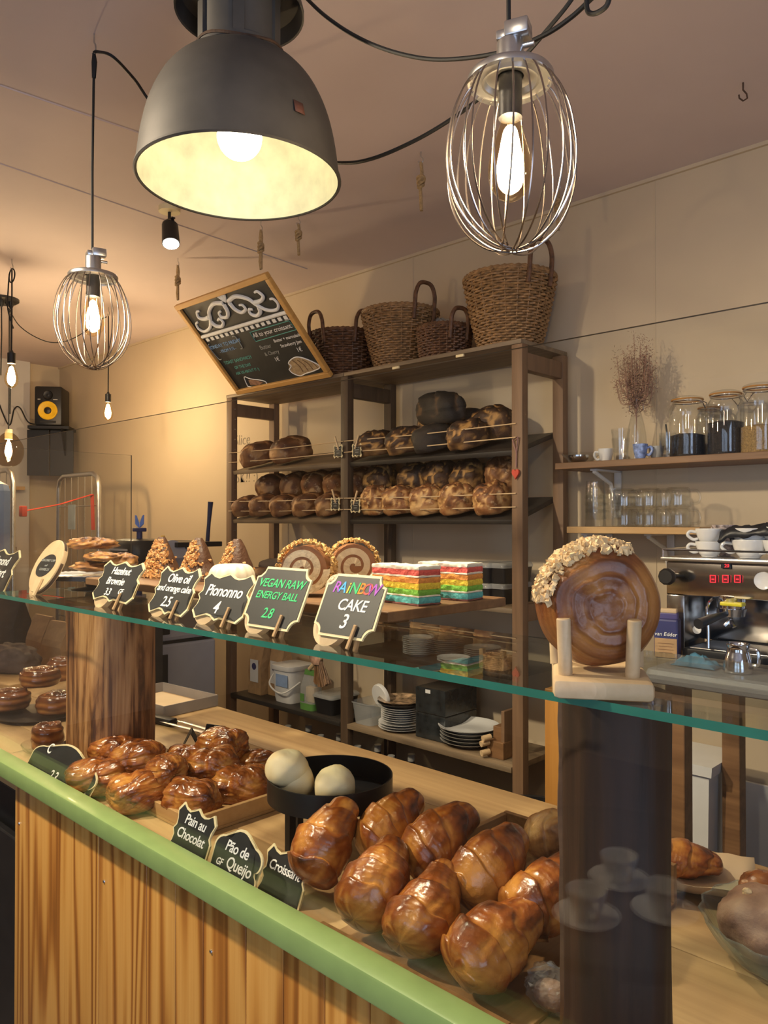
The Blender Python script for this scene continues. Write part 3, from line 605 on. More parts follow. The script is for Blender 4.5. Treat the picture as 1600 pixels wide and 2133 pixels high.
# ================================================================ bread rack
YR, YB = 2.22, 2.52
XR = [at(px, 900, Y=YR).x for px in (477, 717, 1077)]
rk = thing('bread_rack', 'tall wooden bread rack of two bays against the back wall', 'rack', (XR[1], YR, 0))
def rl(p): return V(p)-rk.location
def rpart(name, lo, hi, mat, bev=.002, rot=None):
    lo, hi = rl(lo), rl(hi); mm = MB(); mm.box((0, 0, 0), hi-lo, None, bev); o = mm.obj(name, mat, rk, True); o.location = (lo+hi)/2
    if rot: o.rotation_euler = rot
    return o
ZT = 2.21
for i, x in enumerate(XR):
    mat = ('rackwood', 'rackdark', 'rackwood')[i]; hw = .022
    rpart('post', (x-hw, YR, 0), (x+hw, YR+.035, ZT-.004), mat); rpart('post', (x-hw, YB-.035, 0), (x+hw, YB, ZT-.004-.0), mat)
    for z in (ZT-.06, 1.28, .40): rpart('side_rail', (x-hw+.004, YR+.035, z-.03), (x+hw-.004, YB-.035, z+.03), mat)
for i in range(2):
    a, b = XR[i]+.023, XR[i+1]-.023
    rpart('shelf', (XR[i]-.02+.022*(i > 0), YR-.004, ZT-.004), (XR[i+1]+.02*(i > 0), YB, ZT+.012), 'shelfwood')
    for z in (1.84, 1.60):    # sloping bread trays
        o = rpart('bread_tray', (a, YR, z-.018), (b, YB-.005, z), 'shelfdark'); o.location = rl((.5*(a+b), (YR+YB)/2, z-.009+.045)); o.rotation_euler = (R(17), 0, 0)
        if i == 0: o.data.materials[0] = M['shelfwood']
        for k, dz in enumerate((.045, .092)):
            mm = MB(); mm.tube([rl((a-.02, YR-.003, z+dz)), rl(((a+b)/2, YR-.004, z+dz-.004)), rl((b+.02, YR-.003, z+dz))], .0022, 6); mm.obj('retaining_cord', 'palewood', rk, True)
    rpart('shelf', (a, YR+.002, 1.295-.018), (b, YB-.005, 1.295), 'shelfwood')
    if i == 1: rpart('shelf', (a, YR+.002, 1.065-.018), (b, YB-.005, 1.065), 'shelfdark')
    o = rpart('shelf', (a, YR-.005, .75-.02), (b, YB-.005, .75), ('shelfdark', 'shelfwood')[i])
    rpart('shelf', (a, YR+.002, .40), (b, YB-.005, .42), 'shelfdark')
for k in range(22):     # small shelf pins on the posts
    z = 1.1+.05*k
    for x in (XR[0]+.0225, XR[2]+.0225):
        if x == XR[0]+.0225: mm = MB(); mm.cyl(rl((x, YR+.017, z)), rl((x+.006, YR+.017, z)), .003, .003, 8); mm.obj('shelf_pin', 'steel', rk)
for z in (2.19,): 
    for x in (XR[1]+.30, XR[1]+.62): rpart('plastic_clip', (x-.018, YR-.006, ZT-.014), (x+.018, YR+.002, ZT-.004), 'cream')
# heart charm with ribbon on the rack's near post
hp = thing('heart_charm', 'red heart charm hanging by a pink ribbon from the near rack post', 'charm', (XR[2], YR-.006, 1.80))
mm = MB(); mm.prism([(.016*sin(t)**3*.9, .0012*(13*cos(t)-5*cos(2*t)-2*cos(3*t)-cos(4*t))-.04) for t in [2*pi*k/28 for k in range(28)]], -.006, .002); mm.obj('heart', 'red', hp, True)
mm = MB(); mm.tube([(0, 0, -.02), (.002, 0, .03), (-.012, -.002, .075), (.01, -.003, .085), (.002, 0, .035)], .004, 6, flat=.5); mm.obj('ribbon', plain('pink_ribbon', (.45, .26, .22), .8), hp, True)
# ---------------------------------------------------------------- loaves
def loaf_mesh(seed, L, W, H, style):
    mm = MB(); S = V((seed*3.1, seed*1.7, 0))
    def fn(d, th, ph):
        e = 1/((abs(d.x)**2.6+abs(d.y)**2.6+abs(d.z)**2.6)**(1/2.6))
        k = e*(1+.10*noise.noise(d*1.6+S)+.04*noise.noise(d*5+S)); t = .45+.4*noise.noise(d*2.2+S)
        if d.z > 0:
            if style == 'slash':
                s_ = sin(d.x*7+d.y*4+seed+1.5*noise.noise(d*2+S)); cr = max(0, s_-.62)/.38; k += (.05-.12*cr)*d.z; t += .15-.75*cr
            elif style == 'rustic':
                n = abs(noise.noise(V((d.x*2.4, d.y*2.8, d.z*1.7))+S)); cr = max(0, .20-n)/.20; k -= .12*cr; t += .12-.75*cr; k += .10*noise.noise(d*3.4+S)+.04*noise.noise(d*9+S)
            elif style == 'top':
                cr = max(0, 1-abs(d.y+.12*sin(d.x*4+seed))/.16)*(abs(d.x) < .8); k += .05*cr*d.z; t -= .7*cr
        if d.z < -.55: k *= .55/abs(d.z)*1.0
        t += .25*max(0, d.z)
        return k, min(1, max(0, t))
    mm.sphere((0, 0, H*.42), (L/2, W/2, H*.62), 44, 28, fn)
    return mm
def loaf(name, c, seed, L, W, H, mat, style, rz, label, group, tilt=R(17), sc=1):
    o = loaf_mesh(seed, L, W, H, style).obj('loaf', mat, None, True, pi); o.name = name
    lo = min(v.co.z for v in o.data.vertices)
    for v in o.data.vertices: v.co.z -= lo
    o.location = c; o.rotation_euler = Euler((tilt, 0, 0)).to_matrix().__matmul__(Matrix.Rotation(rz, 3, 'Z')).to_euler(); o.scale = (sc,)*3
    return tag(o, label, 'bread', group)
def tray(x, dy, z): return V((x, YR+dy, z+.012+(dy-.15)*math.tan(R(17))+.045))   # on the sloping tray
def xat(px, py=1000): return at(px, py, Y=YR+.05).x
ordn = ('first', 'second', 'third', 'fourth', 'fifth')
g = 'brown loaves in the far bay'
for k, px in enumerate((533, 590)): loaf('oval_loaf', tray(xat(px), .085 if k == 0 else .11, 1.84), 20+k, .20, .125, .105, 'loaf', 'slash', R(75-8*k), ('dark brown oval loaf at the outer end of the far bay\'s upper tray', 'floury oval loaf beside the dark one on the far bay\'s upper tray')[k], g)
for k, px in enumerate((513, 549, 592, 640, 688)):
    loaf('batard_loaf', tray(xat(px), .065, 1.60), 30+k, .15, .105, .088, 'loaf', 'slash', R(80), '%s slashed brown loaf from the outer post, front row of the far bay\'s lower tray' % ordn[k], g)
for k, px in enumerate((532, 582, 628, 674, 716)):
    loaf('batard_loaf', tray(xat(px)-.02, .185, 1.60)+V((0, 0, .052)), 40+k, .17, .125, .11, ('loaf', 'rustic')[k in (2, 3)], 'slash', R(84), '%s slashed brown loaf from the outer post, raised back row of the far bay' % ordn[k], g)
g = 'rustic loaves in the near bay'
for k, px in enumerate((785, 832, 890, 952, 1024)):
    loaf('round_loaf', tray(xat(px), .065, 1.60), 50+k, .145, .120, .108, 'rustic', 'rustic', R(20*k), '%s floury cracked loaf from the middle post, front row of the near bay\'s lower tray' % ordn[k], g)
for k, px in enumerate((762, 838, 893, 950, 1022)):
    loaf('round_loaf', tray(xat(px)-.03, .19, 1.60)+V((0, 0, .035)), 60+k, .155, .135, .135, ('darkloaf', 'loaf')[k == 4], 'rustic', R(30*k), '%s dark loaf from the middle post, back row of the near bay\'s lower tray' % ordn[k], g)
g = 'dark loaves on the upper tray of the near bay'
for k, (px, mt, stl, lb) in enumerate(((778, 'darkloaf', 'rustic', 'flattish dark loaf next to the middle post on the upper tray'), (842, 'darkloaf', 'rustic', 'dark loaf with golden burst crust, second from the middle post, upper tray'), (900, 'poppy', 'top', 'seed-crusted black loaf below the big one on the upper tray'), (972, 'darkloaf', 'rustic', 'dark golden-split loaf nearest the near post on the upper tray'))):
    loaf('dark_loaf', tray(xat(px, 930), .07, 1.84), 70+k, .165, .125, .10, mt, stl, R(25+15*k), lb, g)
loaf('dark_loaf', tray(xat(865, 900), .19, 1.84), 75, .15, .13, .13, 'darkloaf', 'rustic', .3, 'dark loaf wedged behind and under the big seeded loaf', g)
loaf('dark_loaf', tray(xat(1000, 900)-.03, .19, 1.84), 76, .18, .13, .125, 'darkloaf', 'rustic', .2, 'dark loaf in the back row nearest the near post, upper tray', g)
loaf('dark_loaf', tray(xat(945, 900)-.03, .21, 1.84), 78, .14, .12, .125, 'poppy', 'top', .5, 'black loaf in the back row behind the big seeded loaf', g)
loaf('seeded_loaf', tray(xat(895, 880), .13, 1.84)+V((0, 0, .095)), 77, .27, .135, .115, 'poppy', 'slash', R(-20), 'big black seed-crusted loaf lying on top of the others', g)
for k, (px, py, dy) in enumerate(((582, 1150, .10), (555, 1180, .03))):
    loaf('long_loaf', V((xat(px, py), YR+dy, 1.2965+(0 if k else .045))), 80+k, .33, .10, .075, 'walnut' if k == 0 else 'loaf', 'slash', R(12), ('long floury grey loaf on the rack shelf behind the roll cake', 'long brown loaf on the rack shelf behind the white bundt cake')[k], 'long loaves', 0)
# price tags pegged to the cords
def plaque(kind, w, h):
    P = []
    def arc(cx, cz, r, a0, a1, n=6): return [(cx+r*cos(R(a0+(a1-a0)*k/n)), cz+r*sin(R(a0+(a1-a0)*k/n))) for k in range(n+1)]
    W, H = w/2, h/2
    if kind == 'ticket':
        r = .17*min(w, h); P = arc(-W, -H, r, 90, 0)+arc(W, -H, r, 180, 90)+arc(W, H, r, 270, 180)+arc(-W, H, r, 360, 270)
    elif kind == 'bracket':
        # ogee plaque: hollow shoulders and pointed middles
        q = [(-.80, 1), (-.62, .86), (-.40, .80), (-.22, .84), (0, 1.0), (.22, .84), (.40, .80), (.62, .86), (.80, 1)]
        side = [(1.0, .70), (.90, .42), (.88, .18), (1.0, 0), (.88, -.18), (.90, -.42), (1.0, -.70)]
        P = [(x*W, z*H) for x, z in q]+[(x*W, z*H) for x, z in side]+[(-x*W, -z*H) for x, z in q]+[(-x*W, -z*H) for x, z in side]
    elif kind == 'cloud':
        for cx, cz, r, a0, a1 in ((.55, -.45, .45, -60, 60), (.62, .25, .40, -40, 80), (0, .55, .46, 15, 165), (-.62, .25, .40, 100, 220), (-.55, -.45, .45, 120, 240)):
            P += [(x*1, z) for x, z in [((cx+r*cos(R(a)))*W, (cz+r*sin(R(a)))*H) for a in [a0+(a1-a0)*k/8 for k in range(9)]]]
        P += [(-.2*W, -.9*H), (.2*W, -.9*H)]
    return P
def board(par, kind, w, h, thick=.003, cmat='cream'):
    P = plaque(kind, w, h); mm = MB(); mm.prism(P, 0, thick); o = mm.obj('border', cmat, par)
    cx, cz = 0, sum(p[1] for p in P)/len(P)*0; b = .0058 if w > .05 else .0028
    sx, sz = 1-2*b/w, 1-2*b/h
    mm = MB(); mm.prism([(x*sx, z*sz) for x, z in P], -.0006, .0004); mm.obj('slate', 'chalk', par); return o
for k, (px, py, l, tx, loc_) in enumerate(((704, 940, -1, 'Speltbrood', 'far bay, upper tray'), (743, 938, 1, 'Maanzaad', 'near bay, upper tray'), (698, 1050, -1, 'Tarwe', 'far bay, lower tray'), (740, 1054, 1, 'Desem', 'near bay, lower tray'))):
    p = at(px, py, Y=YR-.009); t = thing('price_tag', 'small black price tag pegged to the cord of the %s' % loc_, 'price tag', p, 0, 'price tags on the bread rack')
    board(t, 'bracket', .058, .058); bx('clothespin', (.004*l, -.003, .034), (.007, .006, .062), 'palewood', t, .0015, (0, R(22*l), 0))
    for q in range(3): bx('chalk_line', (.002, -.001, .012-.010*q), (.030-.006*q, .0006, .0022), 'dimchalk', t, 0)
# handwriting on the wall behind the far bay
for s_, px, py, sz in (('Slice', 504, 917, .085), ('it', 484, 955, .075), ('ASK!! :)', 507, 995, .085)):
    o = text(s_, 'dimwall', None, at(px, py, Y=YW-.0012), sz, (pi/2, 0, 0), .1, 'wall_writing', -.0008, .0003); tag(o, {'Slice': 'thin handwritten word Slice on the wall behind the rack', 'it': 'thin handwritten word it on the wall behind the rack', 'ASK!! :)': 'thin handwritten word ASK on the wall behind the rack'}[s_], 'wall lettering', 'handwriting on the wall')
# ---------------------------------------------------------------- baskets on the rack top
def basket(loc, r0, r1, h, mat, label, handles, rows, rz=0, sy=1):
    t = thing('wicker_basket', label, 'basket', loc, rz, 'wicker baskets on the rack')
    mm = MB(); ns = 22
    for k in range(rows):
        u = (k+.5)/rows; r = r0+(r1-r0)*u**.8; z = h*u; n = ns*4
        mm.tube([((r+.0045*sin(ns*th/1+pi*(k % 2)))*cos(th), (r+.0045*sin(ns*th+pi*(k % 2)))*sin(th)*sy, z+.001*sin(th*5+k)) for th in [2*pi*i/n for i in range(n)]], h/rows*.50, 6, True)
    mm.lathe([(.0002, .004), (r0, .004), (r0, 0), (.0002, 0)], 32, sy=sy)
    mm.lathe([(r0*.93, .004), (r0*.93+(r1-r0)*.5, h*.42), (r1*.94, h*.98)], 40, sy=sy)
    mm.obj('woven_body', mat, t, True)
    mm = MB()
    for i in range(ns):
        th = 2*pi*i/ns+.07; d = V((cos(th), sin(th)*sy, 0)); mm.tube([d*r0+V((0, 0, .002)), d*(r0+(r1-r0)*.574)+V((0, 0, h*.5)), d*r1+V((0, 0, h))], .0032, 5)
    mm.obj('stakes', mat, t, True)
    mm = MB()
    for s_ in (0, pi/7): mm.tube([((r1+.001)*cos(th), (r1+.001)*sin(th)*sy, h+.006+.004*sin(th*22+s_*22)) for th in [2*pi*i/88 for i in range(88)]], .0062, 6, True)
    mm.obj('rim', mat, t, True)
    for a in handles:
        d = V((cos(a), sin(a)*sy, 0)); p = V((-sin(a), cos(a)*sy, 0)); mm = MB(); hw, hh = min(.050, r1*.36), .030+h*.27
        mm.tube(spline([d*(r1-.006)+p*hw+V((0, 0, h-.05)), d*(r1+.002)+p*hw+V((0, 0, h+.01)), d*(r1+.006)+p*hw*.95+V((0, 0, h+hh*.6)), d*(r1+.008)+p*hw*.5+V((0, 0, h+hh)), d*(r1+.008)-p*hw*.5+V((0, 0, h+hh)), d*(r1+.006)-p*hw*.95+V((0, 0, h+hh*.6)), d*(r1+.002)-p*hw+V((0, 0, h+.01)), d*(r1-.006)-p*hw+V((0, 0, h-.05))], 5), .0085, 8)
        mm.obj('handle', 'wicker', t, True)
    return t
def bk(px, Y): return V((at(px, 740, Y=Y).x, Y, ZT+.0125))
rx = R(43.8)
basket(bk(717, 2.375), .135, .155, .20, 'wicker', 'low dark wicker basket nearest the tilted chalkboard', (R(-95), R(-8)), 19)
basket(bk(834, 2.37), .095, .160, .235, 'wickerlight', 'mid-sized light brown wicker basket, second from the chalkboard', (R(-10),), 25)
basket(bk(926, 2.325), .090, .104, .115, 'wicker', 'small low wicker basket between the two taller ones', (R(-18),), 12)
basket(bk(1062, 2.375), .105, .168, .26, 'wickerlight', 'large tall wicker basket at the near end of the rack top', (R(-16), ), 28)
mm = MB(); mm.sphere((0, 0, .05), (.07, .05, .055), 26, 16, lambda d, th, ph: (1+.22*noise.noise(d*3)+.1*noise.noise(d*9), .5)); o = mm.obj('cellophane_bag', 'clearplastic', None, True); o.location = bk(910, 2.42)+V((0, 0, .115)); 
sk = thing('bread_bag', 'clear bag of flour peeping over the small wicker basket', 'bag', bk(915, 2.44)); o.parent = sk; o.location = (0, 0, .10); mm = MB(); mm.box((0, 0, .06), (.10, .07, .12), None, .02); mm.obj('filling', 'cream', sk, True)
M_ = None
# ================================================================ signs
BETA = R(25)
def sign(name, cx, cy, wpx, hpx, kind, label, lines, Yc=.765, zfoot=ZG, holder=True, group='chalkboard signs on the glass shelf', beta=BETA, rz=0):
    p = at(cx, cy, Y=Yc); D = (p-V((0, 0, EYE))).dot(_f)
    w = abs(at(cx+wpx/2, cy, Y=Yc).x-at(cx-wpx/2, cy, Y=Yc).x); h = hpx/F*D/cos(beta)
    c = (p.z-zfoot)/cos(beta)
    if rz == 0: t = thing(name, label, 'sign', (p.x, Yc-c*sin(beta), zfoot), 0, group, (-beta, 0, 0))
    q = MB(); 
    hb = V((0, 0, c))
    P = plaque(kind, w, h); mm = MB(); mm.prism([(x, z+c) for x, z in P], 0, .003); mm.obj('border', 'cream', t)
    b = .0040; mm = MB(); mm.prism([(x*(1-2*b/w), z*(1-2*b/h)+c) for x, z in P], -.0007, .0005); mm.obj('slate', 'chalk', t)
    for ln in lines:
        s, u, v, sz, mat = ln[:5]; text(s, mat, t, (u*w, -.0009, c+v*h), sz*h*1.28, (pi/2, 0, 0), .18, off=.014*sz*h, spacing=.94)
    if holder:
        r = .034; mm = MB(); mm.cyl((-w*.26, .0045, r), (-w*.26, .0145, r), r, r, 40); mm.obj('wooden_disc', 'palewood', t, True)
        mm = MB(); mm.box((w*.22, -.0035, .017), (.0055, .004, .036), (0, R(4), 0), .001); mm.box((w*.22+.004, .006, .016), (.0055, .006, .034), (0, R(-6), 0), .001); mm.obj('clothespin', 'kraft', t)
    return t
sign('price_sign', 245, 1211, 84, 82, 'bracket', 'ornate chalkboard sign reading Hazelnut Brownie 3.3 GF on the glass shelf', [('Hazelnut', 0, .24, .20, 'white'), ('Brownie', -.04, -.01, .20, 'white'), ('3.3', -.12, -.28, .19, 'white'), ('GF', .18, -.24, .14, 'white')])
sign('price_sign', 362, 1230, 82, 96, 'bracket', 'ornate chalkboard sign reading Olive oil and orange cake 2.5', [('Olive oil', .03, .24, .20, 'white'), ('and orange cake', 0, .03, .155, 'white'), ('2.5', -.06, -.25, .23, 'white')])
sign('price_sign', 464, 1243, 106, 96, 'bracket', 'ornate chalkboard sign reading Piononno 4', [('Piononno', 0, .10, .26, 'white'), ('4', -.04, -.24, .28, 'white')])
sign('price_sign', 577, 1245, 112, 122, 'ticket', 'notched chalkboard sign reading Vegan raw energy ball 2.8 in green chalk', [('VEGAN RAW', .0, .22, .155, 'greenchalk'), ('ENERGY BALL', -.01, .02, .135, 'greenchalk'), ('2.8', -.06, -.27, .18, 'greenchalk')])
rb = sign('price_sign', 728, 1262, 124, 126, 'ticket', 'notched chalkboard sign reading Rainbow cake 3 in coloured chalk', [('CAKE', .05, .0, .20, 'white'), ('3', .0, -.26, .25, 'white')]+[(ch, -.30+.098*i+(.02 if i > 3 else 0), .27, .20, m_) for i, (ch, m_) in enumerate(zip('RAiNBOW', ('purple', 'skyblue', 'yellowchalk', 'greenchalk', 'orangechalk', 'redchalk', 'purple')))])
sign('price_sign', -14, 1192, 74, 96, 'bracket', 'ornate chalkboard sign cut by the picture edge, reading almond and tart', [('Almond', .08, .24, .2, 'white'), ('and tart', .1, .0, .22, 'white')])
# round slice of wood with an oval slate
p = at(101, 1178, Y=.79); t = thing('wood_slice_sign', 'round tree-slice sign with small oval slate on the glass shelf', 'sign', (p.x, .75, ZG), 0, None, (-R(27), 0, R(4)))
c = (p.z-ZG)/cos(R(27)); r = .066
mm = MB(); mm.rings([[V((r*.90*k*cos(a)*(1+.03*noise.noise(V((cos(a), sin(a), 2)))), y, c+r*1.06*k*sin(a))) for a in [2*pi*i/56 for i in range(56)]] for y, k in ((0, .985), (.002, 1), (.012, 1), (.014, .98))]); mm.obj('wood_disc', 'palewood', t, True)
mm = MB(); mm.rings([[V((r*.905*cos(a), y, c+r*1.065*sin(a))) for a in [2*pi*i/56 for i in range(56)]] for y in (.003, .011)], False, False); mm.obj('bark_edge', 'bark', t, True)
mm = MB(); mm.prism([(.038*cos(a)+.006*sin(a), c+.030*sin(a)) for a in [2*pi*i/44 for i in range(44)]], -.001, .001); mm.obj('slate', 'chalk', t)
for s, v, sz in (('COCONUT CHIP', .013, .009), ('and', .0, .008), ('COOKIE 2.5', -.011, .009)): text(s, 'dimchalk', t, (0.002, -.0013, c+v), sz)
bx('clothespin', (.018, -.004, .02), (.008, .006, .046), 'palewood', t, .001); mm = MB(); mm.cyl((-.03, .016, .034), (-.03, .024, .034), .033, .033, 36); mm.obj('wooden_disc', 'palewood', t, True)
# front row of signs behind the ledge
g = 'chalkboard signs along the ledge'
sign('price_sign', 398, 1742, 78, 104, 'bracket', 'ornate chalkboard sign reading Pain au Chocolat behind the ledge', [('Pain au', .02, .24, .20, 'white'), ('Chocolat', .0, -.02, .20, 'white')], .733, ZW, False, g, R(22))
sign('price_sign', 490, 1796, 96, 118, 'cloud', 'cloud-shaped chalkboard sign reading Pao de Queijo behind the ledge', [('Pão de', -.02, .18, .19, 'white'), ('Queijo', .10, -.05, .20, 'white'), ('GF', -.3, -.1, .12, 'white')], .733, ZW, False, g, R(22))
sign('price_sign', 588, 1832, 88, 106, 'bracket', 'ornate chalkboard sign reading Croissant, half behind the first croissant', [('Croissant', .0, .16, .19, 'white')], .77, ZW, False, g, R(22))
sign('price_sign', 122, 1612, 128, 104, 'cloud', 'cloud-shaped chalkboard sign with price 2.3 at the foot of the split log', [('C', -.28, .3, .2, 'white'), ('2.3', -.05, -.08, .2, 'white')], .738, ZW, False, g, R(30))
# ================================================================ cakes on the glass shelf
def riser_board(name, lo, hi, label, feet):
    lo, hi = V(lo), V(hi); t = thing(name, label, 'board', ((lo.x+hi.x)/2, (lo.y+hi.y)/2, ZG), 0, 'serving boards on the glass shelf'); d = hi-lo
    mm = MB(); mm.box((0, 0, lo.z-ZG+d.z/2), d, None, .002); mm.obj('board_top', 'brownwood', t)
    for x, y in feet: bx('foot', (x-t.location.x, y-t.location.y, (lo.z-ZG)/2+.0003), (.04, .03, lo.z-ZG-.0006), 'brownwood', t, .002)
    return t
ZB = 1.465
riser_board('serving_board', (-1.19, .82, 1.449), (-.778, 1.12, ZB), 'brown wooden serving board under the rainbow cake slices', ((-1.15, .86), (-.93, .86), (-1.15, 1.0), (-.93, 1.0)))
riser_board('serving_board', (-1.76, .82, 1.449), (-1.21, 1.12, ZB), 'brown wooden serving board under the pyramid cakes', ((-1.7, .86), (-1.26, .86), (-1.7, 1.0), (-1.26, 1.0)))
def chunks(n, fn, s0, s1, seed):
    mm = MB(); rn = random.Random(seed)
    for i in range(n):
        p, nrm = fn(rn); s = rn.uniform(s0, s1)
        n0 = len(mm.bm.verts); mm.box(p, (s, s*rn.uniform(.5, 1), s*rn.uniform(.4, .8)), (rn.uniform(0, 6), rn.uniform(0, 6), rn.uniform(0, 6))); mm.bm.verts.ensure_lookup_table()
        for v in mm.bm.verts[n0:]: v.co += V((rn.uniform(-1, 1), rn.uniform(-1, 1), rn.uniform(-1, 1)))*s*.22
    return mm
def pyramid_cake():
    t = thing('pyramid_cake', 'x', 'cake', (0, 0, 0), 0, 'nut-crusted pyramid cakes')
    def rad(z): return .041*(1-z/.098)**.72+.004
    mm = MB(); rows = []
    for k in range(25):
        z = .095*k/24; rows.append([V(((rad(z)*(1+.10*noise.noise(V((cos(a)*2, sin(a)*2, z*40)))))*cos(a), (rad(z)*(1+.10*noise.noise(V((cos(a)*2, sin(a)*2, z*40)))))*sin(a), z)) for a in [2*pi*i/36 for i in range(36)]])
    mm.rings(rows); mm.obj('cake_body', 'brownie', t, True)
    def pt(rn):
        z = .002+.085*rn.random()**1.35; a = rn.gauss(R(-92), .85); return V((rad(z)*1.02*cos(a), rad(z)*1.02*sin(a), z)), None
    o = chunks(520, pt, .003, .008, 4).obj('nut_crust', 'nuts', t); o['kind'] = 'stuff'
    return t
pc = pyramid_cake(); first = True
for k, (px, lb) in enumerate(((337, 'nut-crusted brown pyramid cake above the Hazelnut Brownie sign'), (414, 'middle nut-crusted brown pyramid cake of the row on the board'), (494, 'nut-crusted brown pyramid cake partly behind the white bundt cake'))):
    q = at(px, 1160, Y=.955); loc = (q.x, .955, ZB+.0005)
    if k == 0: place(pc, loc, (0, 0, R(10))); pc['label'] = lb
    else: dup(pc, loc, (0, 0, R(-25*k)), lb)
q = at(483, 1200, Y=.90); t = thing('mini_bundt_cake', 'small white-iced fluted bundt cake behind the Piononno sign', 'cake', (q.x, .90, ZB+.0005))
mm = MB(); prof = spl2([(.018, .0), (.040, .0), (.0455, .012), (.043, .032), (.034, .044), (.022, .046), (.012, .036), (.009, .004)], 4); seg = 84
mm.rings([[V((r_*(1+(.035*cos(14*a)*min(1, max(0, (r_-.018)/.02))))*cos(a), r_*(1+(.035*cos(14*a)*min(1, max(0, (r_-.018)/.02))))*sin(a), z)) for a in [2*pi*i/seg for i in range(seg)]] for r_, z in prof], False, False); mm.obj('sponge', 'icing', t, True)
def swiss_roll(label, loc, rz, r=.047, L=.062):
    t = thing('roll_cake_slice', label, 'cake', loc, rz, 'roll cake slices')
    mm = MB(); n = 150; turns = 2.0
    # spiral sheet, thick outer turn, lying on its side: axis along local y
    pts = []
    for i in range(n+1):
        u = i/n; a = 2*pi*turns*u; rr_ = .006+(r-.012)*u; pts.append((rr_, a))
    rings = []
    for rr_, a in pts:
        hw = .0062; jit = 1+.05*noise.noise(V((a*2, rr_*90, 3)))
        rings.append([V(((rr_+s*hw*jit)*cos(a), y+(.0016*noise.noise(V((a*4, s*3, y*50)))), (rr_+s*hw*jit)*sin(a)+r)) for s, y in ((-1, -L/2), (1, -L/2), (1, L/2), (-1, L/2))])
    mm.rings(rings); mm.obj('sponge_spiral', 'sponge', t, True)
    mm = MB(); mm.rings([[V(((r-.006)*cos(a), y, (r-.006)*sin(a)+r)) for a in [2*pi*i/40 for i in range(40)]] for y in (-L/2+.0012, L/2-.0012)]); mm.obj('filling', 'brownwood' if False else plain('cake_filling', (.33, .14, .05), .6, var=.2), t, True)
    def pt(rn): a = rn.uniform(R(-20), R(200)); return V(((r+.002)*cos(a), rn.uniform(-L/2, L/2), (r+.002)*sin(a)+r)), None
    o = chunks(230, pt, .003, .007, 9).obj('nut_coating', plain('toasted_crumbs', (.62, .38, .13), .6, var=.35, scale=150), t); o['kind'] = 'stuff'
    return t
q = at(640, 1200, Y=.90); swiss_roll('big roll cake slice with spiral face and golden crumb coat above the Vegan sign', (q.x, .90, ZB+.002), R(38))
q = at(735, 1180, Y=1.02); swiss_roll('roll cake slice with golden crumb coat lying behind the Rainbow sign', (q.x, 1.02, ZB+.002), R(52))
for k, (px, py, Yb_, lb) in enumerate(((741, 1192, .875, 'coconut-rolled energy ball just above the Rainbow sign'), (792, 1190, .97, 'coconut-rolled energy ball at the edge of the first rainbow slice'), (707, 1205, .86, 'coconut-rolled energy ball half hidden by the Rainbow sign'))):
    q = at(px, py, Y=Yb_); mm = MB(); mm.sphere((0, 0, .023), .023, 28, 18, lambda d, th, ph: (1+.05*noise.noise(d*9), .5)); o = mm.obj('energy_ball', plain('coconut_flakes', (.45, .37, .26), .9, var=.6, scale=220, bmp=1, bdist=.004) if k == 0 else bpy.data.materials['coconut_flakes'], None, True)
    o.location = (q.x, Yb_, ZB+.001); tag(o, lb, 'energy ball', 'energy balls')
def rainbow(label, loc, rz, L=.115, W=.048):
    t = thing('rainbow_cake_slice', label, 'cake', loc, rz, 'rainbow cake slices'); z = 0
    for nm, mat, h in (('cake_base', 'crust_base', .003), ('blue_layer', 'cblue', .010), ('cream_layer', 'ccream', .003), ('green_layer', 'cgreen', .009), ('yellow_layer', 'cyellow', .010), ('orange_layer', 'corange', .009), ('cream_layer', 'ccream', .003), ('red_layer', 'cred', .009), ('cream_top', 'ccream', .006)):
        mm = MB(); nx, ny = 34, 16; P = []
        per = [(-L/2+L*i/nx, -W/2) for i in range(nx)]+[(L/2, -W/2+W*i/ny) for i in range(ny)]+[(L/2-L*i/nx, W/2) for i in range(nx)]+[(-L/2, W/2-W*i/ny) for i in range(ny)]
        rows = []
        for s, zz in ((.985, 0), (1.0, .3*h), (1.0, .7*h), (.985, h)):
            rows.append([V((x*s*(1+.006*noise.noise(V((x*160, y*160, z*300+zz*200)))), y*s+(.0022*noise.noise(V((x*140+7, y*140, z*260+zz*200)))), z+zz+(.0012*noise.noise(V((x*90, y*90, z*100))) if 0 < zz else 0))) for x, y in per])
        mm.rings(rows); o = mm.obj(nm, mat, t, True); o['label'] = nm.replace('_', ' ')+' of the cake'; z += h
    return t
q = at(845, 1230, Y=.935); rainbow('rainbow layer cake slice nearer the sign, turned broadside', (q.x, .935, ZB+.0005), R(-6))
q = at(938, 1222, Y=1.035); rainbow('rainbow layer cake slice at the outer corner of the board', (q.x, 1.035, ZB+.0005), R(6), .10, .05)
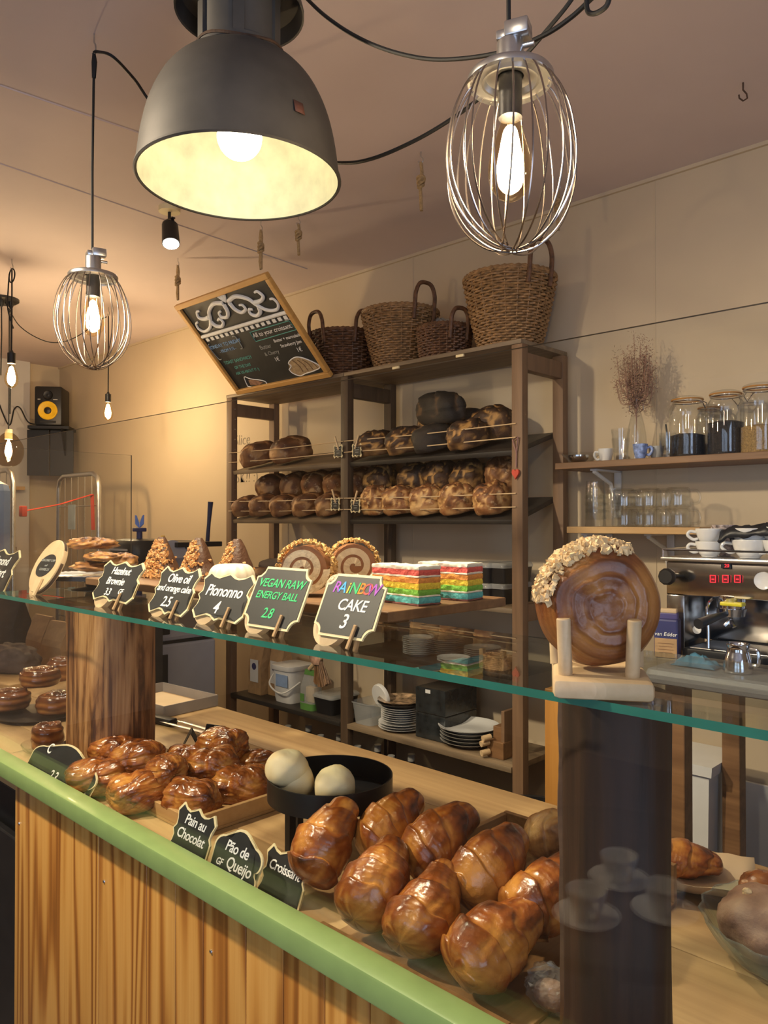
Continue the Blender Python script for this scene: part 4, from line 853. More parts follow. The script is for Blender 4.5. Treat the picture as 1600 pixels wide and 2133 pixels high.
# flat pastries on a black cake stand
q = at(192, 1200, Y=.93); cs = thing('cake_stand', 'black round cake stand under flat pastries beside the tree-slice sign', 'cake stand', (q.x+.02, .93, ZG))
mm = MB(); mm.lathe([(.0002, .034), (.125, .034), (.128, .04), (.130, .04), (.130, .030), (.03, .026), (.022, .006), (.06, .001), (.06, 0), (.0002, 0)], 48); mm.obj('plate', 'black', cs, True)
mm = MB(); mm.lathe([(.0002, .0345), (.118, .0352), (.1265, .0415), (.1272, .0415), (.119, .0345)], 96)
for v in mm.bm.verts:
    a = math.atan2(v.co.y, v.co.x); 
    if v.co.xy.length > .12: v.co.z += .0012*sin(40*a)
mm.obj('paper_doily', 'porcelain', cs, True)
def flat_pastry(seed, L, W, H):
    S = V((seed*2.7, 1, 0)); mm = MB()
    mm.sphere((0, 0, H/2), (L/2, W/2, H/2), 48, 20, lambda d, th, ph: ((1+.22*noise.noise(d*2+S)+.10*noise.noise(d*7+S)+(.22*sin(16*d.x+5*d.y)*max(0, d.z)*max(0, .9-abs(d.y))), .55+.9*noise.noise(d*3+S)+.25*max(0, d.z)+.4*noise.noise(d*8+S))))
    lo = min(v.co.z for v in mm.bm.verts)
    for v in mm.bm.verts: v.co.z -= lo
    return mm
for k, (px, py, Y_, z, L, W, H, rz, lb) in enumerate(((200, 1190, .93, .0425, .15, .10, .026, 20, 'flat golden pastry lying lowest on the black cake stand'), (215, 1165, .93, .072, .16, .09, .024, -12, 'long flat golden pastry second from the top of the stand'), (178, 1145, .93, .100, .12, .08, .030, 10, 'dark ridged pastry on top of the pile on the stand'), (272, 1172, .97, .046, .10, .075, .045, -30, 'thick pastry at the outer end of the stand beside the first pyramid cake'), (78, 1150, 1.06, .088, .14, .09, .03, 0, 'flat brown pastry seen behind the tree-slice sign'))):
    q = at(px, py, Y=Y_); o = flat_pastry(k+1, L, W, H).obj('flat_pastry', 'flat', None, True, pi); 
    x = max(min(q.x, cs.location.x+.07), cs.location.x-.06)
    o.location = (x, Y_ if k < 4 else .97, ZG+z+(.002 if k < 4 else .012)); o.rotation_euler = (R(4 if k == 2 else 0), 0, R(rz)); tag(o, lb, 'pastry', 'flat pastries on the cake stand')
# ---------------------------------------------------------------- giant snail roll in its wooden holder
a_, b_ = at(1256, 1416, Z=ZG+.02), at(1222, 1318, Z=ZG+.02); ax = (b_-a_); ax.z = 0; ax.normalize(); rzh = math.atan2(ax.y, ax.x)-pi/2
hd = thing('roll_holder', 'pale wooden plank holder with upright pegs carrying the giant rolled pastry', 'holder', (a_.x, a_.y, ZG+.0003), rzh)
mm = MB(); mm.box((0, .125, .010), (.098, .27, .020), None, .006); mm.obj('plank', 'palewood', hd, True)
for y, xs_ in ((.018, (-.036, .030)), (.088, (-.044, .042))):
    for x in xs_:
        mm = MB(); b0, b1 = V((x, y, .018)), V((x*1.06, y-.006 if y < .05 else y+.012, .079)); mm.cyl(b0, b1-(b1-b0).normalized()*.001, .0072, .0072, 18, True); mm.cyl(b1-(b1-b0).normalized()*.001, b1, .0072, .0062, 18); mm.obj('peg', 'palewood', hd, True)
rc = at(1262, 1246, Y=a_.y+.055); roll = thing('giant_pastry_roll', 'giant spiral pastry roll topped with chopped nuts in the wooden holder', 'pastry', hd.location+V((ax.x*.054, ax.y*.054, .0245)), rzh+R(11))
RR = .0655; mm = MB(); rows = []; tn = []; nth = 120
prof = [(.004, -.034), (.016, -.036), (.030, -.036), (.044, -.033), (.055, -.026), (.0625, -.015), (RR, 0), (.0635, .013), (.056, .024), (.04, .03), (.02, .031), (.002, .031)]
for r_, y in spl2(prof, 6):
    row = []; tr = []
    for i in range(nth):
        a = 2*pi*i/nth; ph = (r_/.0150-a/(2*pi)+.18*noise.noise(V((cos(a), sin(a), r_*30)))) % 1.0; fade = min(1, max(0, (r_-.006)/.016))
        rid = (.5+((ph**1.5 if ph < .9 else (1-ph)*8.5)-.5)*fade) if y < -.0 else .5+.5*((y/.009+a/(2*pi)*2) % 1)
        n2 = noise.noise(V((cos(a)*1.5, sin(a)*1.5, y*20)))
        k = 1+.07*n2*fade+(.022*(rid-.5) if y >= -.02 else 0); yy = y-.0038*rid if y < -.005 else y
        row.append(V((r_*k*cos(a), yy+.003*n2*fade, r_*k*sin(a)+RR))); tr.append(min(1, max(0, .28+.36*rid+.60*n2*fade+.07*fade*sin(2*pi*(r_/.0036-a/(2*pi))+5*n2))))
    rows.append(row); tn.append(tr)
mm.rings(rows, tones=tn); mm.obj('rolled_dough', 'roll', roll, True, pi)
def pt(rn):
    a = rn.uniform(R(62), R(176)); y = rn.gauss(-.006, .011); y = max(-.028, min(.022, y)); rr_ = RR*sqrt(max(.2, 1-(y/.052)**2))+.003
    return V((rr_*cos(a), y, rr_*sin(a)+RR)), None
o = chunks(620, pt, .003, .0075, 12).obj('chopped_nuts', 'nutspale', roll); o['kind'] = 'stuff'
# ================================================================ pastries on the worktop
def croissant_mesh(seed, L=.165):
    mm = MB(); rn = random.Random(seed); na = 96; S = V((seed*5.3, 0, 0))
    P = spl2([(.002, 0), (.020, .012), (.036, .06), (.0450, .17), (.0475, .32), (.0460, .47), (.0405, .61), (.0335, .74), (.0285, .84), (.0245, .92), (.015, .98), (.001, 1)], 14)
    rows, tn = [], []
    turns = 3.1+.8*rn.random(); sl = rn.uniform(.5, .9)
    for r_, t in P:
        row, tr = [], []
        bend = .010*sin(pi*t)
        for i in range(na):
            a = 2*pi*i/na; c_, s_ = cos(a), sin(a)
            warp = .34*noise.noise(V((t*3, c_*1.3, s_*1.3))+S)
            ph = (t*turns+sl*.35*sin(a+seed)+a/(2*pi)+warp) % 1.0
            saw = ph if ph < .92 else (1-ph)/.08*.92
            lam = (t*turns+sl*.35*sin(a+seed)+warp)*5+a/(2*pi)
            fine = .5+.5*sin(2*pi*lam+1.5*noise.noise(V((t*6, c_*3, s_*3))+S))
            n2 = noise.noise(V((t*2.2, c_*.9, s_*.9))+S); n3 = noise.noise(V((t*9, c_*4, s_*4))+S)
            k = 1+.150*(saw-.5)*(.6+.8*abs(n2))+.009*fine*(1-abs(n2))+.09*n2+.04*n3
            row.append(V((t*L, r_*k*c_, r_*k*s_*.96+bend))); tr.append(min(1, max(0, .16+.38*saw+.06*fine+.65*n2+.35*n3+.18*t)))
        rows.append(row); tn.append(tr)
    mm.rings(rows, True, True, True, tn); return mm
def aim(B, T):
    d = T-B; return d.to_track_quat('X', 'Z').to_euler()
ct_lab = ('upright croissant at the far front corner of the tray, beside the Croissant sign', 'upright croissant, second in the front row of the tray', 'broad croissant, third in the front row of the tray', 'big golden croissant leaning out at the near end of the front row', 'upright croissant at the far end of the back row, by the black stand', 'dark glossy croissant, second in the back row of the tray', 'croissant, third in the back row of the tray', 'golden croissant at the near end of the back row beside the dark log')
cr = [((660, 1800), (712, 1700), .06), ((745, 1885), (815, 1775), .08), ((838, 1938), (922, 1822), .085), ((975, 1995), (1112, 1893), .10), ((790, 1755), (848, 1686), .07), ((888, 1790), (968, 1703), .08), ((990, 1840), (1066, 1752), .08), ((1098, 1885), (1178, 1815), .08)]
protos = [bpy.data.meshes.new('x') for _ in range(0)]
base_o = None; cro = []
for k, (b, t_, dy) in enumerate(cr):
    zc = ZW+.014+.046+(.022 if k > 3 else 0)
    B = at(*b, Z=zc); B.y = max(B.y, .762); T = at(*t_, Y=B.y+dy); d = (T-B).normalized()
    if k < 4: mm = croissant_mesh(k+1); o = mm.obj('croissant', 'croissant', None, True, R(75)); cro.append(o)
    else: o = cro[(k+1) % 4].copy(); C.objects.link(o); o.name = 'croissant'
    o.location = B-d*.030; e = (aim(B, T).to_matrix()@Matrix.Rotation(R(67*k), 3, 'X')); o.rotation_euler = e.to_euler()
    s = min(1.12, max(.86, ((T-B).length+.038)/.165)); o.scale = (s, .96, .96); tag(o, ct_lab[k], 'croissant', 'croissants in the wooden tray')
def open_tray(name, lo, hi, h, label, skip=(), mat='traywood'):
    lo, hi = V(lo), V(hi); t = thing(name, label, 'tray', ((lo.x+hi.x)/2, (lo.y+hi.y)/2, ZW+.0005)); L, W = hi.x-lo.x, hi.y-lo.y; b = .010
    bx('floor_board', (0, 0, .003), (L, W, .006), mat, t, .001)
    for nm, c, d in (('front', (0, -W/2+b/2, .018), (L, b, .024)), ('back', (0, W/2-b/2, h/2+.006), (L, b, h)), ('far', (-L/2+b/2, W*.22 if h > .05 else 0, h/2+.006), (b, W*.5 if h > .05 else W-2*b, h)), ('near', (L/2-b/2, 0, h/2+.006), (b, W-2*b, h))):
        if nm not in skip: bx('side_board', c, d, mat, t, .001)
    return t
ca = at(1055, 1690, Z=ZW+.062)
open_tray('pastry_tray', (ca.x-.0, .718, 0), (-.50, ca.y, 0), .058, 'dark wooden tray full of croissants', ('near',))
open_tray('pastry_tray', (-1.66, .80, 0), (-1.255, 1.10, 0), .030, 'light wooden tray under the chocolate pastries', (), 'blondwood')
def pain_mesh(seed, L=.112, W=.084, H=.068):
    mm = MB(); S = V((seed*3.3, seed, 0)); rn = random.Random(seed); f = 3.2+1.2*rn.random(); sk = rn.uniform(-.9, .9); cx_ = rn.uniform(-.35, .35)
    def fn(d, th, ph):
        e = 1/((abs(d.x)**3.4+abs(d.y)**2.4+abs(d.z)**2.4)**(1/2.65))
        n = noise.noise(d*1.5+S); n3 = noise.noise(d*6+S); u = math.atan2(d.z, d.y+.15*d.x)
        w_ = u*f/pi+sk*d.x+.45*n
        saw = w_ % 1.0; saw = saw if saw < .88 else (1-saw)/.12*.88
        fine = .5+.5*sin(2*pi*(w_*5.5+.3*n3))
        fold = math.exp(-((d.x-cx_-.2*d.y)/.12)**2)*(1 if d.z > -.2 else 0)
        k = e*(1+.085*(saw-.5)+.020*fine+.13*n+.03*n3-.12*fold); return k, min(1, max(0, .18+.32*saw+.18*fine+.5*n+.3*n3+.22*max(0, d.z)))
    mm.sphere((0, 0, H*.5), (L/2, W/2, H/2), 96, 60, fn); return mm
pl = [((204, 1622), 0, 'big chocolate pastry at the far front corner of the pile', 60, 1.15), ((292, 1650), 0, 'dark-glazed round chocolate pastry at the front of the pile', 75, 1.18), ((400, 1665), 0, 'striped chocolate pastry directly above the Pain au Chocolat sign', 20, 1.1), ((503, 1636), 0, 'ridged chocolate pastry at the near end, touching the black stand', 35, 1.15), ((240, 1566), 1, 'chocolate pastry at the foot of the split log', 10, 1.0), ((292, 1578), 1, 'folded chocolate pastry second from the log in the upper layer', 30, 1.05), ((352, 1606), 1, 'small dark chocolate pastry in the middle of the pile', -10, .95), ((395, 1585), 0, 'chocolate pastry half buried behind the middle of the pile', 40, 1.0), ((448, 1592), 1, 'golden folded chocolate pastry in the near half of the upper layer', 50, 1.0), ((470, 1556), 1, 'long dark chocolate pastry topmost at the back of the pile', 5, 1.15), ((538, 1592), 0, 'chocolate pastry at the back corner by the black stand', 30, .85)]
pm = []
for k, (p2, lay, lb, rz, s) in enumerate(pl):
    zc = ZW+.036+.034*lay; q = at(*p2, Z=zc)
    if k < 5: o = pain_mesh(k+1).obj('pain_au_chocolat', 'pain', None, True, R(75)); pm.append(o)
    else: o = pm[k % 5].copy(); C.objects.link(o); o.name = 'pain_au_chocolat'
    o.location = (q.x, max(q.y, .762), zc-.031*s); o.rotation_euler = (R(8*lay), R(-6*lay), R(rz)); o.scale = (s*.95, s*.95, s); tag(o, lb, 'pastry', 'chocolate pastries on the tray')
# black dish stand with cheese breads
q = at(688, 1612, Z=ZW+.132); bs = thing('dish_stand', 'round black metal dish on legs between chocolate pastries and croissants', 'dish stand', (q.x, q.y, ZW+.0003))
rd = .114; mm = MB(); mm.lathe([(.0002, .092), (rd, .092), (rd, .132), (rd-.0025, .132), (rd-.003, .095), (.0002, .095)], 64); mm.obj('dish', 'blackmetal', bs, True)
for a in (225, 315, 45, 135): d = V((cos(R(a+44))*.092, sin(R(a+44))*.092, 0)); bx('leg', (d.x, d.y, .046), (.014, .014, .092), 'blackmetal', bs, .001)
def cheese(seed):
    mm = MB(); S = V((seed*3, 0, 2)); mm.sphere((0, 0, .026), (.039, .036, .031), 40, 24, lambda d, th, ph: (1+.07*noise.noise(d*1.7+S)+.02*noise.noise(d*7+S)-(.12 if d.z < -.7 else 0), .4+.5*noise.noise(d*2.3+S)-.25*d.z)); return mm
for k, (px, py, z, lb) in enumerate(((612, 1628, .0955, 'pale cheese bread in front at the far side of the black dish'), (598, 1604, .118, 'cheese bread resting against the dish rim behind the front one'), (697, 1640, .0955, 'round pale cheese bread alone in the middle of the black dish'))):
    p = at(px, py, Z=ZW+z+.028); o = cheese(k).obj('cheese_bread', 'cheese', None, True, pi); o.location = (p.x, p.y, ZW+z); o.rotation_euler = (0, 0, k); o.scale = (1, 1, 1.15); tag(o, lb, 'bread', 'cheese breads')
# things by the dark log
def crumple(r, seed, n=9): 
    mm = MB(); S = V((seed, 2*seed, 0)); mm.sphere((0, 0, r[2]), r, 40, 26, lambda d, th, ph: (1+.28*abs(noise.noise(d*2.4+S))+.16*abs(noise.noise(d*6+S))-.15, .5)); 
    lo = min(v.co.z for v in mm.bm.verts)
    for v in mm.bm.verts: v.co.z -= lo
    return mm
p = at(1150, 2060, Z=ZW+.03); t = thing('wrapped_pastry', 'cellophane-wrapped pastry at the foot of the dark log', 'pastry', (p.x, max(p.y, .745), ZW+.0005)); crumple((.036, .028, .026), 3).obj('cellophane', 'cello', t, False); mm = MB(); mm.sphere((0, 0, .022), (.024, .018, .017), 24, 16); mm.obj('filling', 'chocbun', t, True)
p = at(1430, 1800, Z=ZW+.028); o = croissant_mesh(9).obj('triangle_pastry', 'croissant', None, True, R(75)); o.location = p+V((-.055, -.02, 0)); o.rotation_euler = (0, 0, R(30)); o.scale = (.7, .95, .62); tag(o, 'dark pointed pastry on parchment on the near side of the dark log', 'pastry')
mm = MB()
rows = [[V((-.10+.02*i, -.07+.02*j, .004+.010*abs(noise.noise(V((i*.4, j*.4, 1))))+(.02*max(0, abs(j-3.5)-2.2)))) for i in range(11)] for j in range(8)]
mm.rings(rows, False, False, False); o = mm.obj('parchment_sheet', 'parchment', None, True); so = o.modifiers.new('thickness', 'SOLIDIFY'); so.thickness = .0006; p = at(1455, 1850, Z=ZW+.001); o.location = p+V((-.01, 0, .0)); o.rotation_euler = (0, 0, R(25)); tag(o, 'crinkled brown parchment sheet under the dark pointed pastry', 'paper')
o = croissant_mesh(11).obj('croissant', 'flat', None, True, R(75)); p = at(1150, 1770, Z=ZW+.05); o.location = p+V((-.05, 0, 0)); o.rotation_euler = (0, R(-20), R(25)); o.scale = (.72, .75, .75); tag(o, 'pale flaky pastry in the back corner of the croissant tray by the log', 'pastry')
# glass cake plate with chocolate-dusted buns
p = at(1655, 1935, Z=ZW+.05); gp_ = thing('glass_bowl', 'shallow glass bowl of chocolate buns at the near end of the counter', 'bowl', (p.x, p.y, ZW+.0003)); mm = MB()
mm.lathe(spl2([(.0002, .004), (.05, .003), (.06, .0), (.07, .006), (.092, .03), (.112, .058), (.115, .060), (.116, .057), (.097, .027), (.078, .010), (.06, .010), (.0002, .010)], 4), 72)
for v in mm.bm.verts:
    a = math.atan2(v.co.y, v.co.x); k = 1+.02*sin(18*a)*max(0, (v.co.xy.length-.06)/.05); v.co.x *= k; v.co.y *= k
mm.obj('bowl_glass', 'bowlglass', gp_, True, pi)
for k, (dx, dy, dz, r, lb, mt) in enumerate(((-.024, -.028, .0115, .062, 'big dusted chocolate bun in front in the glass bowl', 'chocbun'), (-.045, .050, .026, .044, 'dark chocolate bun at the back of the glass bowl', 'bun'))):
    mm = MB(); S = V((k*5, 1, 0)); mm.sphere((0, 0, r*.72), (r, r*.9, r*.75), 48, 28, lambda d, th, ph: (1+.10*noise.noise(d*1.8+S)+.05*noise.noise(d*6+S), .5+.5*noise.noise(d*2.5+S)))
    o = mm.obj('chocolate_bun', mt, None, True, pi); lo = min(v.co.z for v in o.data.vertices)
    for v in o.data.vertices: v.co.z -= lo
    o.location = gp_.location+V((dx, dy, dz)); tag(o, lb, 'bun', 'buns in the glass bowl')
    if k == 0: mm = MB(); mm.sphere((-.022, -.012, r*1.36), (.007, .005, .007), 12, 8, lambda d, th, ph: (1+.3*noise.noise(d*3), .5)); mm.obj('nut', 'nutspale', o, False)
# ---------------------------------------------------------------- buns on the far part of the counter
def bun_mesh(seed, r=.05, h=.05):
    mm = MB(); S = V((seed*4.1, 0, 1)); rows, tn = [], []
    for rr_, z in spl2([(.001, .0), (.7*r, .0), (.93*r, .12*h), (r, .45*h), (.97*r, .75*h), (.82*r, .95*h), (.6*r, h), (.3*r, .97*h), (.001, .94*h)], 6):
        row, tr = [], []
        for i in range(64):
            a = 2*pi*i/64; n = noise.noise(V((cos(a)*1.2, sin(a)*1.2, z*20))+S); ph = (rr_/r*2.6-a/(2*pi)) % 1.0; top = z > .8*h
            s_ = ph if ph < .85 else (1-ph)/.15*.85; lay = .5+.5*sin(z/h*18+3*n)
            k = 1+.06*n+(0 if top else .04*(lay-.5)); row.append(V((rr_*k*cos(a), rr_*k*sin(a), z+(.010*(s_-.5) if top else 0)+.004*n))); tr.append(min(1, max(0, (.35+.45*s_ if top else .2+.5*lay)+.3*n+.15*z/h)))
        rows.append(row); tn.append(tr)
    mm.rings(rows, True, True, True, tn); return mm
p = at(62, 1487, Z=ZW+.012); pt_ = thing('plate', 'dark round plate under the pile of cinnamon buns', 'plate', (p.x, p.y+.03, ZW+.0003)); mm = MB(); mm.lathe([(.0002, .003), (.08, .0), (.12, .010), (.122, .012), (.08, .006), (.0002, .006)], 48); mm.obj('disc', 'blackmetal', pt_, True)
for k, (px, py, z, r, h, lb) in enumerate(((18, 1455, .014, .062, .058, 'sticky cinnamon bun at the bottom of the pile, cut by the picture edge'), (118, 1462, .014, .058, .056, 'sticky cinnamon bun at the bottom of the pile, half behind the split log'), (84, 1408, .070, .060, .054, 'tall sticky cinnamon bun on top of the pile'), (125, 1392, .040, .045, .075, 'cinnamon bun at the back of the pile, touching the log'))):
    q = at(px, py, Z=ZW+z+h*.55); o = bun_mesh(k+1, r, h).obj('cinnamon_bun', 'bun', None, True, pi); o.location = (q.x, q.y, ZW+z); o.rotation_euler = (0, 0, k*1.3); tag(o, lb, 'bun', 'cinnamon buns')
p = at(98, 1562, Z=ZW+.004); sp_ = thing('glass_saucer', 'clear square-edged glass plate beside the foot of the split log', 'plate', (p.x, max(p.y, .79), ZW+.0003)); mm = MB(); mm.lathe(spl2([(.0002, .002), (.035, .0), (.048, .008), (.060, .022), (.061, .022), (.049, .005), (.0002, .005)], 3), 40); mm.obj('dish', 'jar', sp_, True)
o = bun_mesh(8, .040, .066).obj('glazed_bun', 'bun', None, True, pi); o.location = sp_.location+V((.004, .0, .0056)); tag(o, 'shiny glazed bun alone on the glass plate by the log', 'bun')
p = at(15, 1400, Z=ZW+.025); bd = bx('cutting_board', (0, 0, 0), (.46, .26, .022), 'blondwood', None, .004); bd.location = (p.x-.02, p.y+.0, ZW+.0115); bd.rotation_euler = (0, 0, R(12)); tag(bd, 'pale wooden board under the dark crumbly loaf', 'board')
o = loaf_mesh(91, .26, .13, .10, 'rustic').obj('fruit_loaf', 'walnut', None, True, pi); lo = min(v.co.z for v in o.data.vertices)
for v in o.data.vertices: v.co.z -= lo
q = at(14, 1372, Z=ZW+.07); o.location = (q.x, q.y, ZW+.0232); o.rotation_euler = (0, 0, R(30)); tag(o, 'dark grey-brown crumbly loaf on the pale board, cut by the picture edge', 'bread')
def paper_bag(name, loc, w, d, h, rz, label, mat='kraft', lab=None, group=None):
    t = thing(name, label, 'bag', loc, rz, group); mm = MB(); rows = []
    for k in range(9):
        u = k/8; dd = d*(1-.85*max(0, u-.55)/.45); row = []
        for x, y in ((-1, -1), (-.33, -1), (.33, -1), (1, -1), (1, 0), (1, 1), (.33, 1), (-.33, 1), (-1, 1), (-1, 0)): row.append(V((x*w/2*(1-.04*u)+.004*noise.noise(V((x*2, y*2, u*4))), y*dd/2+.005*noise.noise(V((x*3, y*2, u*5+2))), h*u)))
        rows.append(row)
    mm.rings(rows); mm.obj('paper', mat, t)
    if lab: bx('label', (0, -d/2-.002, h*.42), (w*.62, .002, h*.40), 'plasticwhite', t, 0); mm = MB(); mm.cyl((0, -d/2-.0028, h*.50), (0, -d/2-.0036, h*.50), w*.17, w*.17, 24); mm.obj('round_print', 'navy', t)
    return t
for k, (px, w_, h_, lb) in enumerate(((92, .16, .20, 'brown paper bag standing behind the cinnamon buns'), (128, .15, .19, 'brown paper bag half hidden behind the split log'), (20, .2, .24, 'dark wrapped parcel at the far end of the counter'))):
    q = at(px, 1385, Y=1.33); paper_bag('paper_bag', (q.x, 1.33, ZW+.0005), w_, .09, h_, R(6*k), lb, 'kraft' if k < 2 else 'black', None, 'bags at the far end of the counter')
# cardboard tray, tongs and black cards
q = at(352, 1462, Z=ZW+.005); t = thing('cardboard_tray', 'flat grey-brown cardboard tray lined with paper behind the split log', 'tray', (q.x, q.y-.02, ZW+.0005), R(4)); bx('base', (0, 0, .002), (.30, .20, .004), 'kraft', t, 0)
for c, d in (((0, -.1, .018), (.30, .003, .034)), ((0, .1, .018), (.30, .003, .034)), ((-.15, 0, .018), (.003, .20, .034)), ((.15, 0, .018), (.003, .20, .034))): bx('side', c, d, plain('grey_card', (.22, .19, .17), .8) if 'grey_card' not in bpy.data.materials else bpy.data.materials['grey_card'], t, 0)
bx('paper_liner', (0, 0, .0055), (.27, .17, .002), 'parchment', t, 0)
q = at(395, 1513, Z=ZW+.012); t = thing('serving_tongs', 'steel serving tongs with dark handle behind the chocolate pastries', 'tongs', (q.x, q.y, ZW+.001), R(8))
for s in (-1, 1): mm = MB(); mm.tube([(-.16, s*.004, .010), (-.05, s*.018, .012), (.06, s*.014, .010), (.10, s*.012, .008)], [.004, .007, .009, .012], 8, flat=.35); mm.obj('arm', 'steel', t, True)
mm = MB(); mm.box((-.12, 0, .011), (.10, .03, .020), None, .004); mm.obj('grip', 'black', t, True)
for k, (px, py, rz, lb) in enumerate(((398, 1548, -35, 'black folded card without writing behind the chocolate pastries'), (450, 1536, 20, 'black tent card with faded white writing behind the chocolate pastries'))):
    q = at(px, py, Z=ZW+.03); t = thing('tent_card', lb, 'card', (q.x, q.y, ZW+.0006), R(rz), 'black tent cards')
    for s in (-1, 1): o = bx('card_flap', (0, s*.016, .031), (.058, .0015, .068), 'chalk', t, 0, (s*R(27), 0, 0))
    if k: text('almond', 'dimchalk', t, (0, -.0185, .031), .014, (pi/2-R(27), 0, 0)); text('custard', 'dimchalk', t, (0, -.0235, .019), .012, (pi/2-R(27), 0, 0))
# ================================================================ wall shelves with glassware
YS = 2.33
def wall_shelf(name, x0, x1, z, label, mat, brk):
    t = thing(name, label, 'shelf', ((x0+x1)/2, YS, z), 0); bx('board', (0, (YW-YS)/2-.001, -.011), (x1-x0, YW-YS-.003, .022), mat, t, .002)
    for xb in brk:
        mm = MB(); x = xb-(x0+x1)/2; yb_ = YW-YS-.004
        mm.box((x, yb_-.006, -.105), (.025, .006, .165)); mm.box((x, yb_/2+.02, -.026), (.025, yb_-.05, .006)); mm.tube([(x, yb_-.01, -.16), (x, yb_-.06, -.07), (x, .05, -.032)], .007, 8); mm.obj('bracket', 'plasticwhite', t)
    return t
ZS1, ZS2 = 1.797, 1.578
wall_shelf('wall_shelf', -1.415, -.32, ZS1, 'upper wooden wall shelf with preserving jars and a bottle vase', 'brownwood', (at(1290, 990, Y=YW).x, -.45))
wall_shelf('wall_shelf', at(1180, 1100, Y=YS).x, at(1458, 1100, Y=YS).x, ZS2, 'lower wooden wall shelf stacked with upturned glass mugs', 'blondwood', (at(1272, 1120, Y=YW).x, at(1400, 1120, Y=YW).x))
def jar(px, h, r, fill, fh, label, y=.12):
    x = at(px, 900, Y=YS+y).x; t = thing('preserving_jar', label, 'jar', (x, YS+y, ZS1+.0006), R(px), 'preserving jars on the upper shelf')
    mm = MB(); pr = spl2([(.0002, 0), (r*.9, 0), (r, .012), (r, h*.72), (r*.97, h*.80), (r*.80, h*.88), (r*.80, h*.93)], 3); mm.lathe(pr, 40); mm.lathe([(q-.0025, z+.002) for q, z in pr if q > .002], 40); mm.obj('body', 'jar', t, True, pi)
    mm = MB(); mm.lathe(spl2([(.0002, h*1.0), (r*.5, h*.995), (r*.84, h*.965), (r*.86, h*.945), (r*.80, h*.94)], 3), 40); mm.obj('lid', 'jar', t, True, pi)
    mm = MB(); mm.tube([(r*.85*cos(a), r*.85*sin(a), h*.935) for a in [2*pi*k/36 for k in range(36)]], .0024, 6, True); mm.obj('rubber_seal', 'orangewood', t, True)
    mm = MB(); mm.tube([(r*.83*cos(a), r*.83*sin(a), h*.90) for a in [2*pi*k/36 for k in range(36)]], .0018, 6, True); mm.tube([(r*.84, -.012, h*.9), (r*1.06, -.012, h*.86), (r*1.08, .0, h*.78), (r*1.06, .012, h*.86), (r*.84, .012, h*.9)], .0018, 6); mm.obj('wire_clasp', 'chrome', t, True)
    mm = MB(); mm.lathe(spl2([(.0002, .004), (r*.88, .004), (r*.955, .014), (r*.955, h*fh)], 3)+[(r*.6, h*fh+.006), (.0002, h*fh+.004)], 32); mm.obj('filling', fill, t, True)
    return t
jar(1432, .20, .056, 'beans', .36, 'preserving jar a third full of dark beans, beside the bottle vase')
jar(1512, .205, .054, 'beans', .50, 'preserving jar half full of dark beans, middle of the three')
jar(1584, .215, .056, 'oats', .38, 'preserving jar with golden grain at the end of the upper shelf')
jar(1478, .175, .040, 'oats', .25, 'smaller preserving jar standing behind between the two bean jars', .19)
x = at(1326, 900, Y=YS+.12).x; t = thing('bottle_vase', 'clear swing-top bottle holding dried flowers on the upper shelf', 'vase', (x, YS+.12, ZS1+.0006))
mm = MB(); pr = spl2([(.0002, 0), (.030, 0), (.033, .01), (.033, .07), (.026, .12), (.014, .17), (.012, .20), (.014, .212)], 4); mm.lathe(pr, 32); mm.lathe([(q-.002, z+.002) for q, z in pr if q > .003], 32); mm.obj('bottle', 'jar', t, True, pi)
mm = MB()
for s in (-1, 1): mm.tube([(s*.013, 0, .185), (s*.024, 0, .19), (s*.025, 0, .172), (s*.014, 0, .165)], .0016, 6)
mm.obj('wire_swing', 'chrome', t, True)
df = thing('dried_bouquet', 'brown feathery dried flower bouquet standing in the bottle vase', 'dried flowers', (x, YS+.12, ZS1+.010)); rn = random.Random(5)
mm = MB(); tips = []
for k in range(46):
    a = rn.uniform(0, 2*pi); sp = .068*sqrt(rn.random()); zt = rn.uniform(.30, .44)*(1-.18*sp/.068); e = V((cos(a)*sp-.012, sin(a)*sp*.8, zt)); tips.append(e)
    mm.tube(spline([(0, 0, .004), (e.x*.08, e.y*.08, .17), (e.x*.75, e.y*.75, .6*zt+.03), tuple(e)], 4), .0009, 5)
mm.obj('stems', 'dried', df)
mm = MB()
for e in tips:
    for j in range(100):
        u = rn.uniform(.42, 1.05); w0 = min(1, (u-.3)*1.6); p = V((e.x*w0, e.y*w0, .08+(e.z-.08)*u))+V((rn.gauss(0, .010), rn.gauss(0, .009), rn.gauss(0, .012)))
        d = V((rn.gauss(0, 1), rn.gauss(0, 1), rn.gauss(.6, 1))).normalized()*rn.uniform(.005, .013); w_ = d.cross(V((rn.random(), rn.random(), rn.random()))).normalized()*.0013
        mm._face([mm.bm.verts.new(q) for q in (p, p+d*.5+w_, p+d, p+d*.5-w_)])
o = mm.obj('plumes', 'dried', df); o['kind'] = 'stuff'
def tumbler(loc, r0, r1, h, label, group=None, flip=False, name='drinking_glass', mat='jar'):
    mm = MB(); pr = [(.0002, 0), (r0, 0), (r0*.99, .004)]+[(r0+(r1-r0)*u, h*u) for u in (.2, .4, .6, .8, 1)]; mm.lathe(pr, 28); mm.lathe([(q-.0018, z+.003) for q, z in pr if q > .003], 28)
    if flip:
        for v in mm.bm.verts: v.co.z = h-v.co.z
    o = mm.obj(name, mat, None, True, pi); o.location = loc; return tag(o, label, 'glass', group)
def sh(px, dy, z=ZS1, dz=.0006): return V((at(px, 950, Y=YS+dy).x, YS+dy, z+dz))
tumbler(sh(1293, .07), .022, .030, .075, 'clear tumbler standing under another on the upper shelf'); tumbler(sh(1293, .07)+V((0, 0, .030)), .022, .031, .075, 'clear tumbler nested on top of the other tumbler, upper shelf')
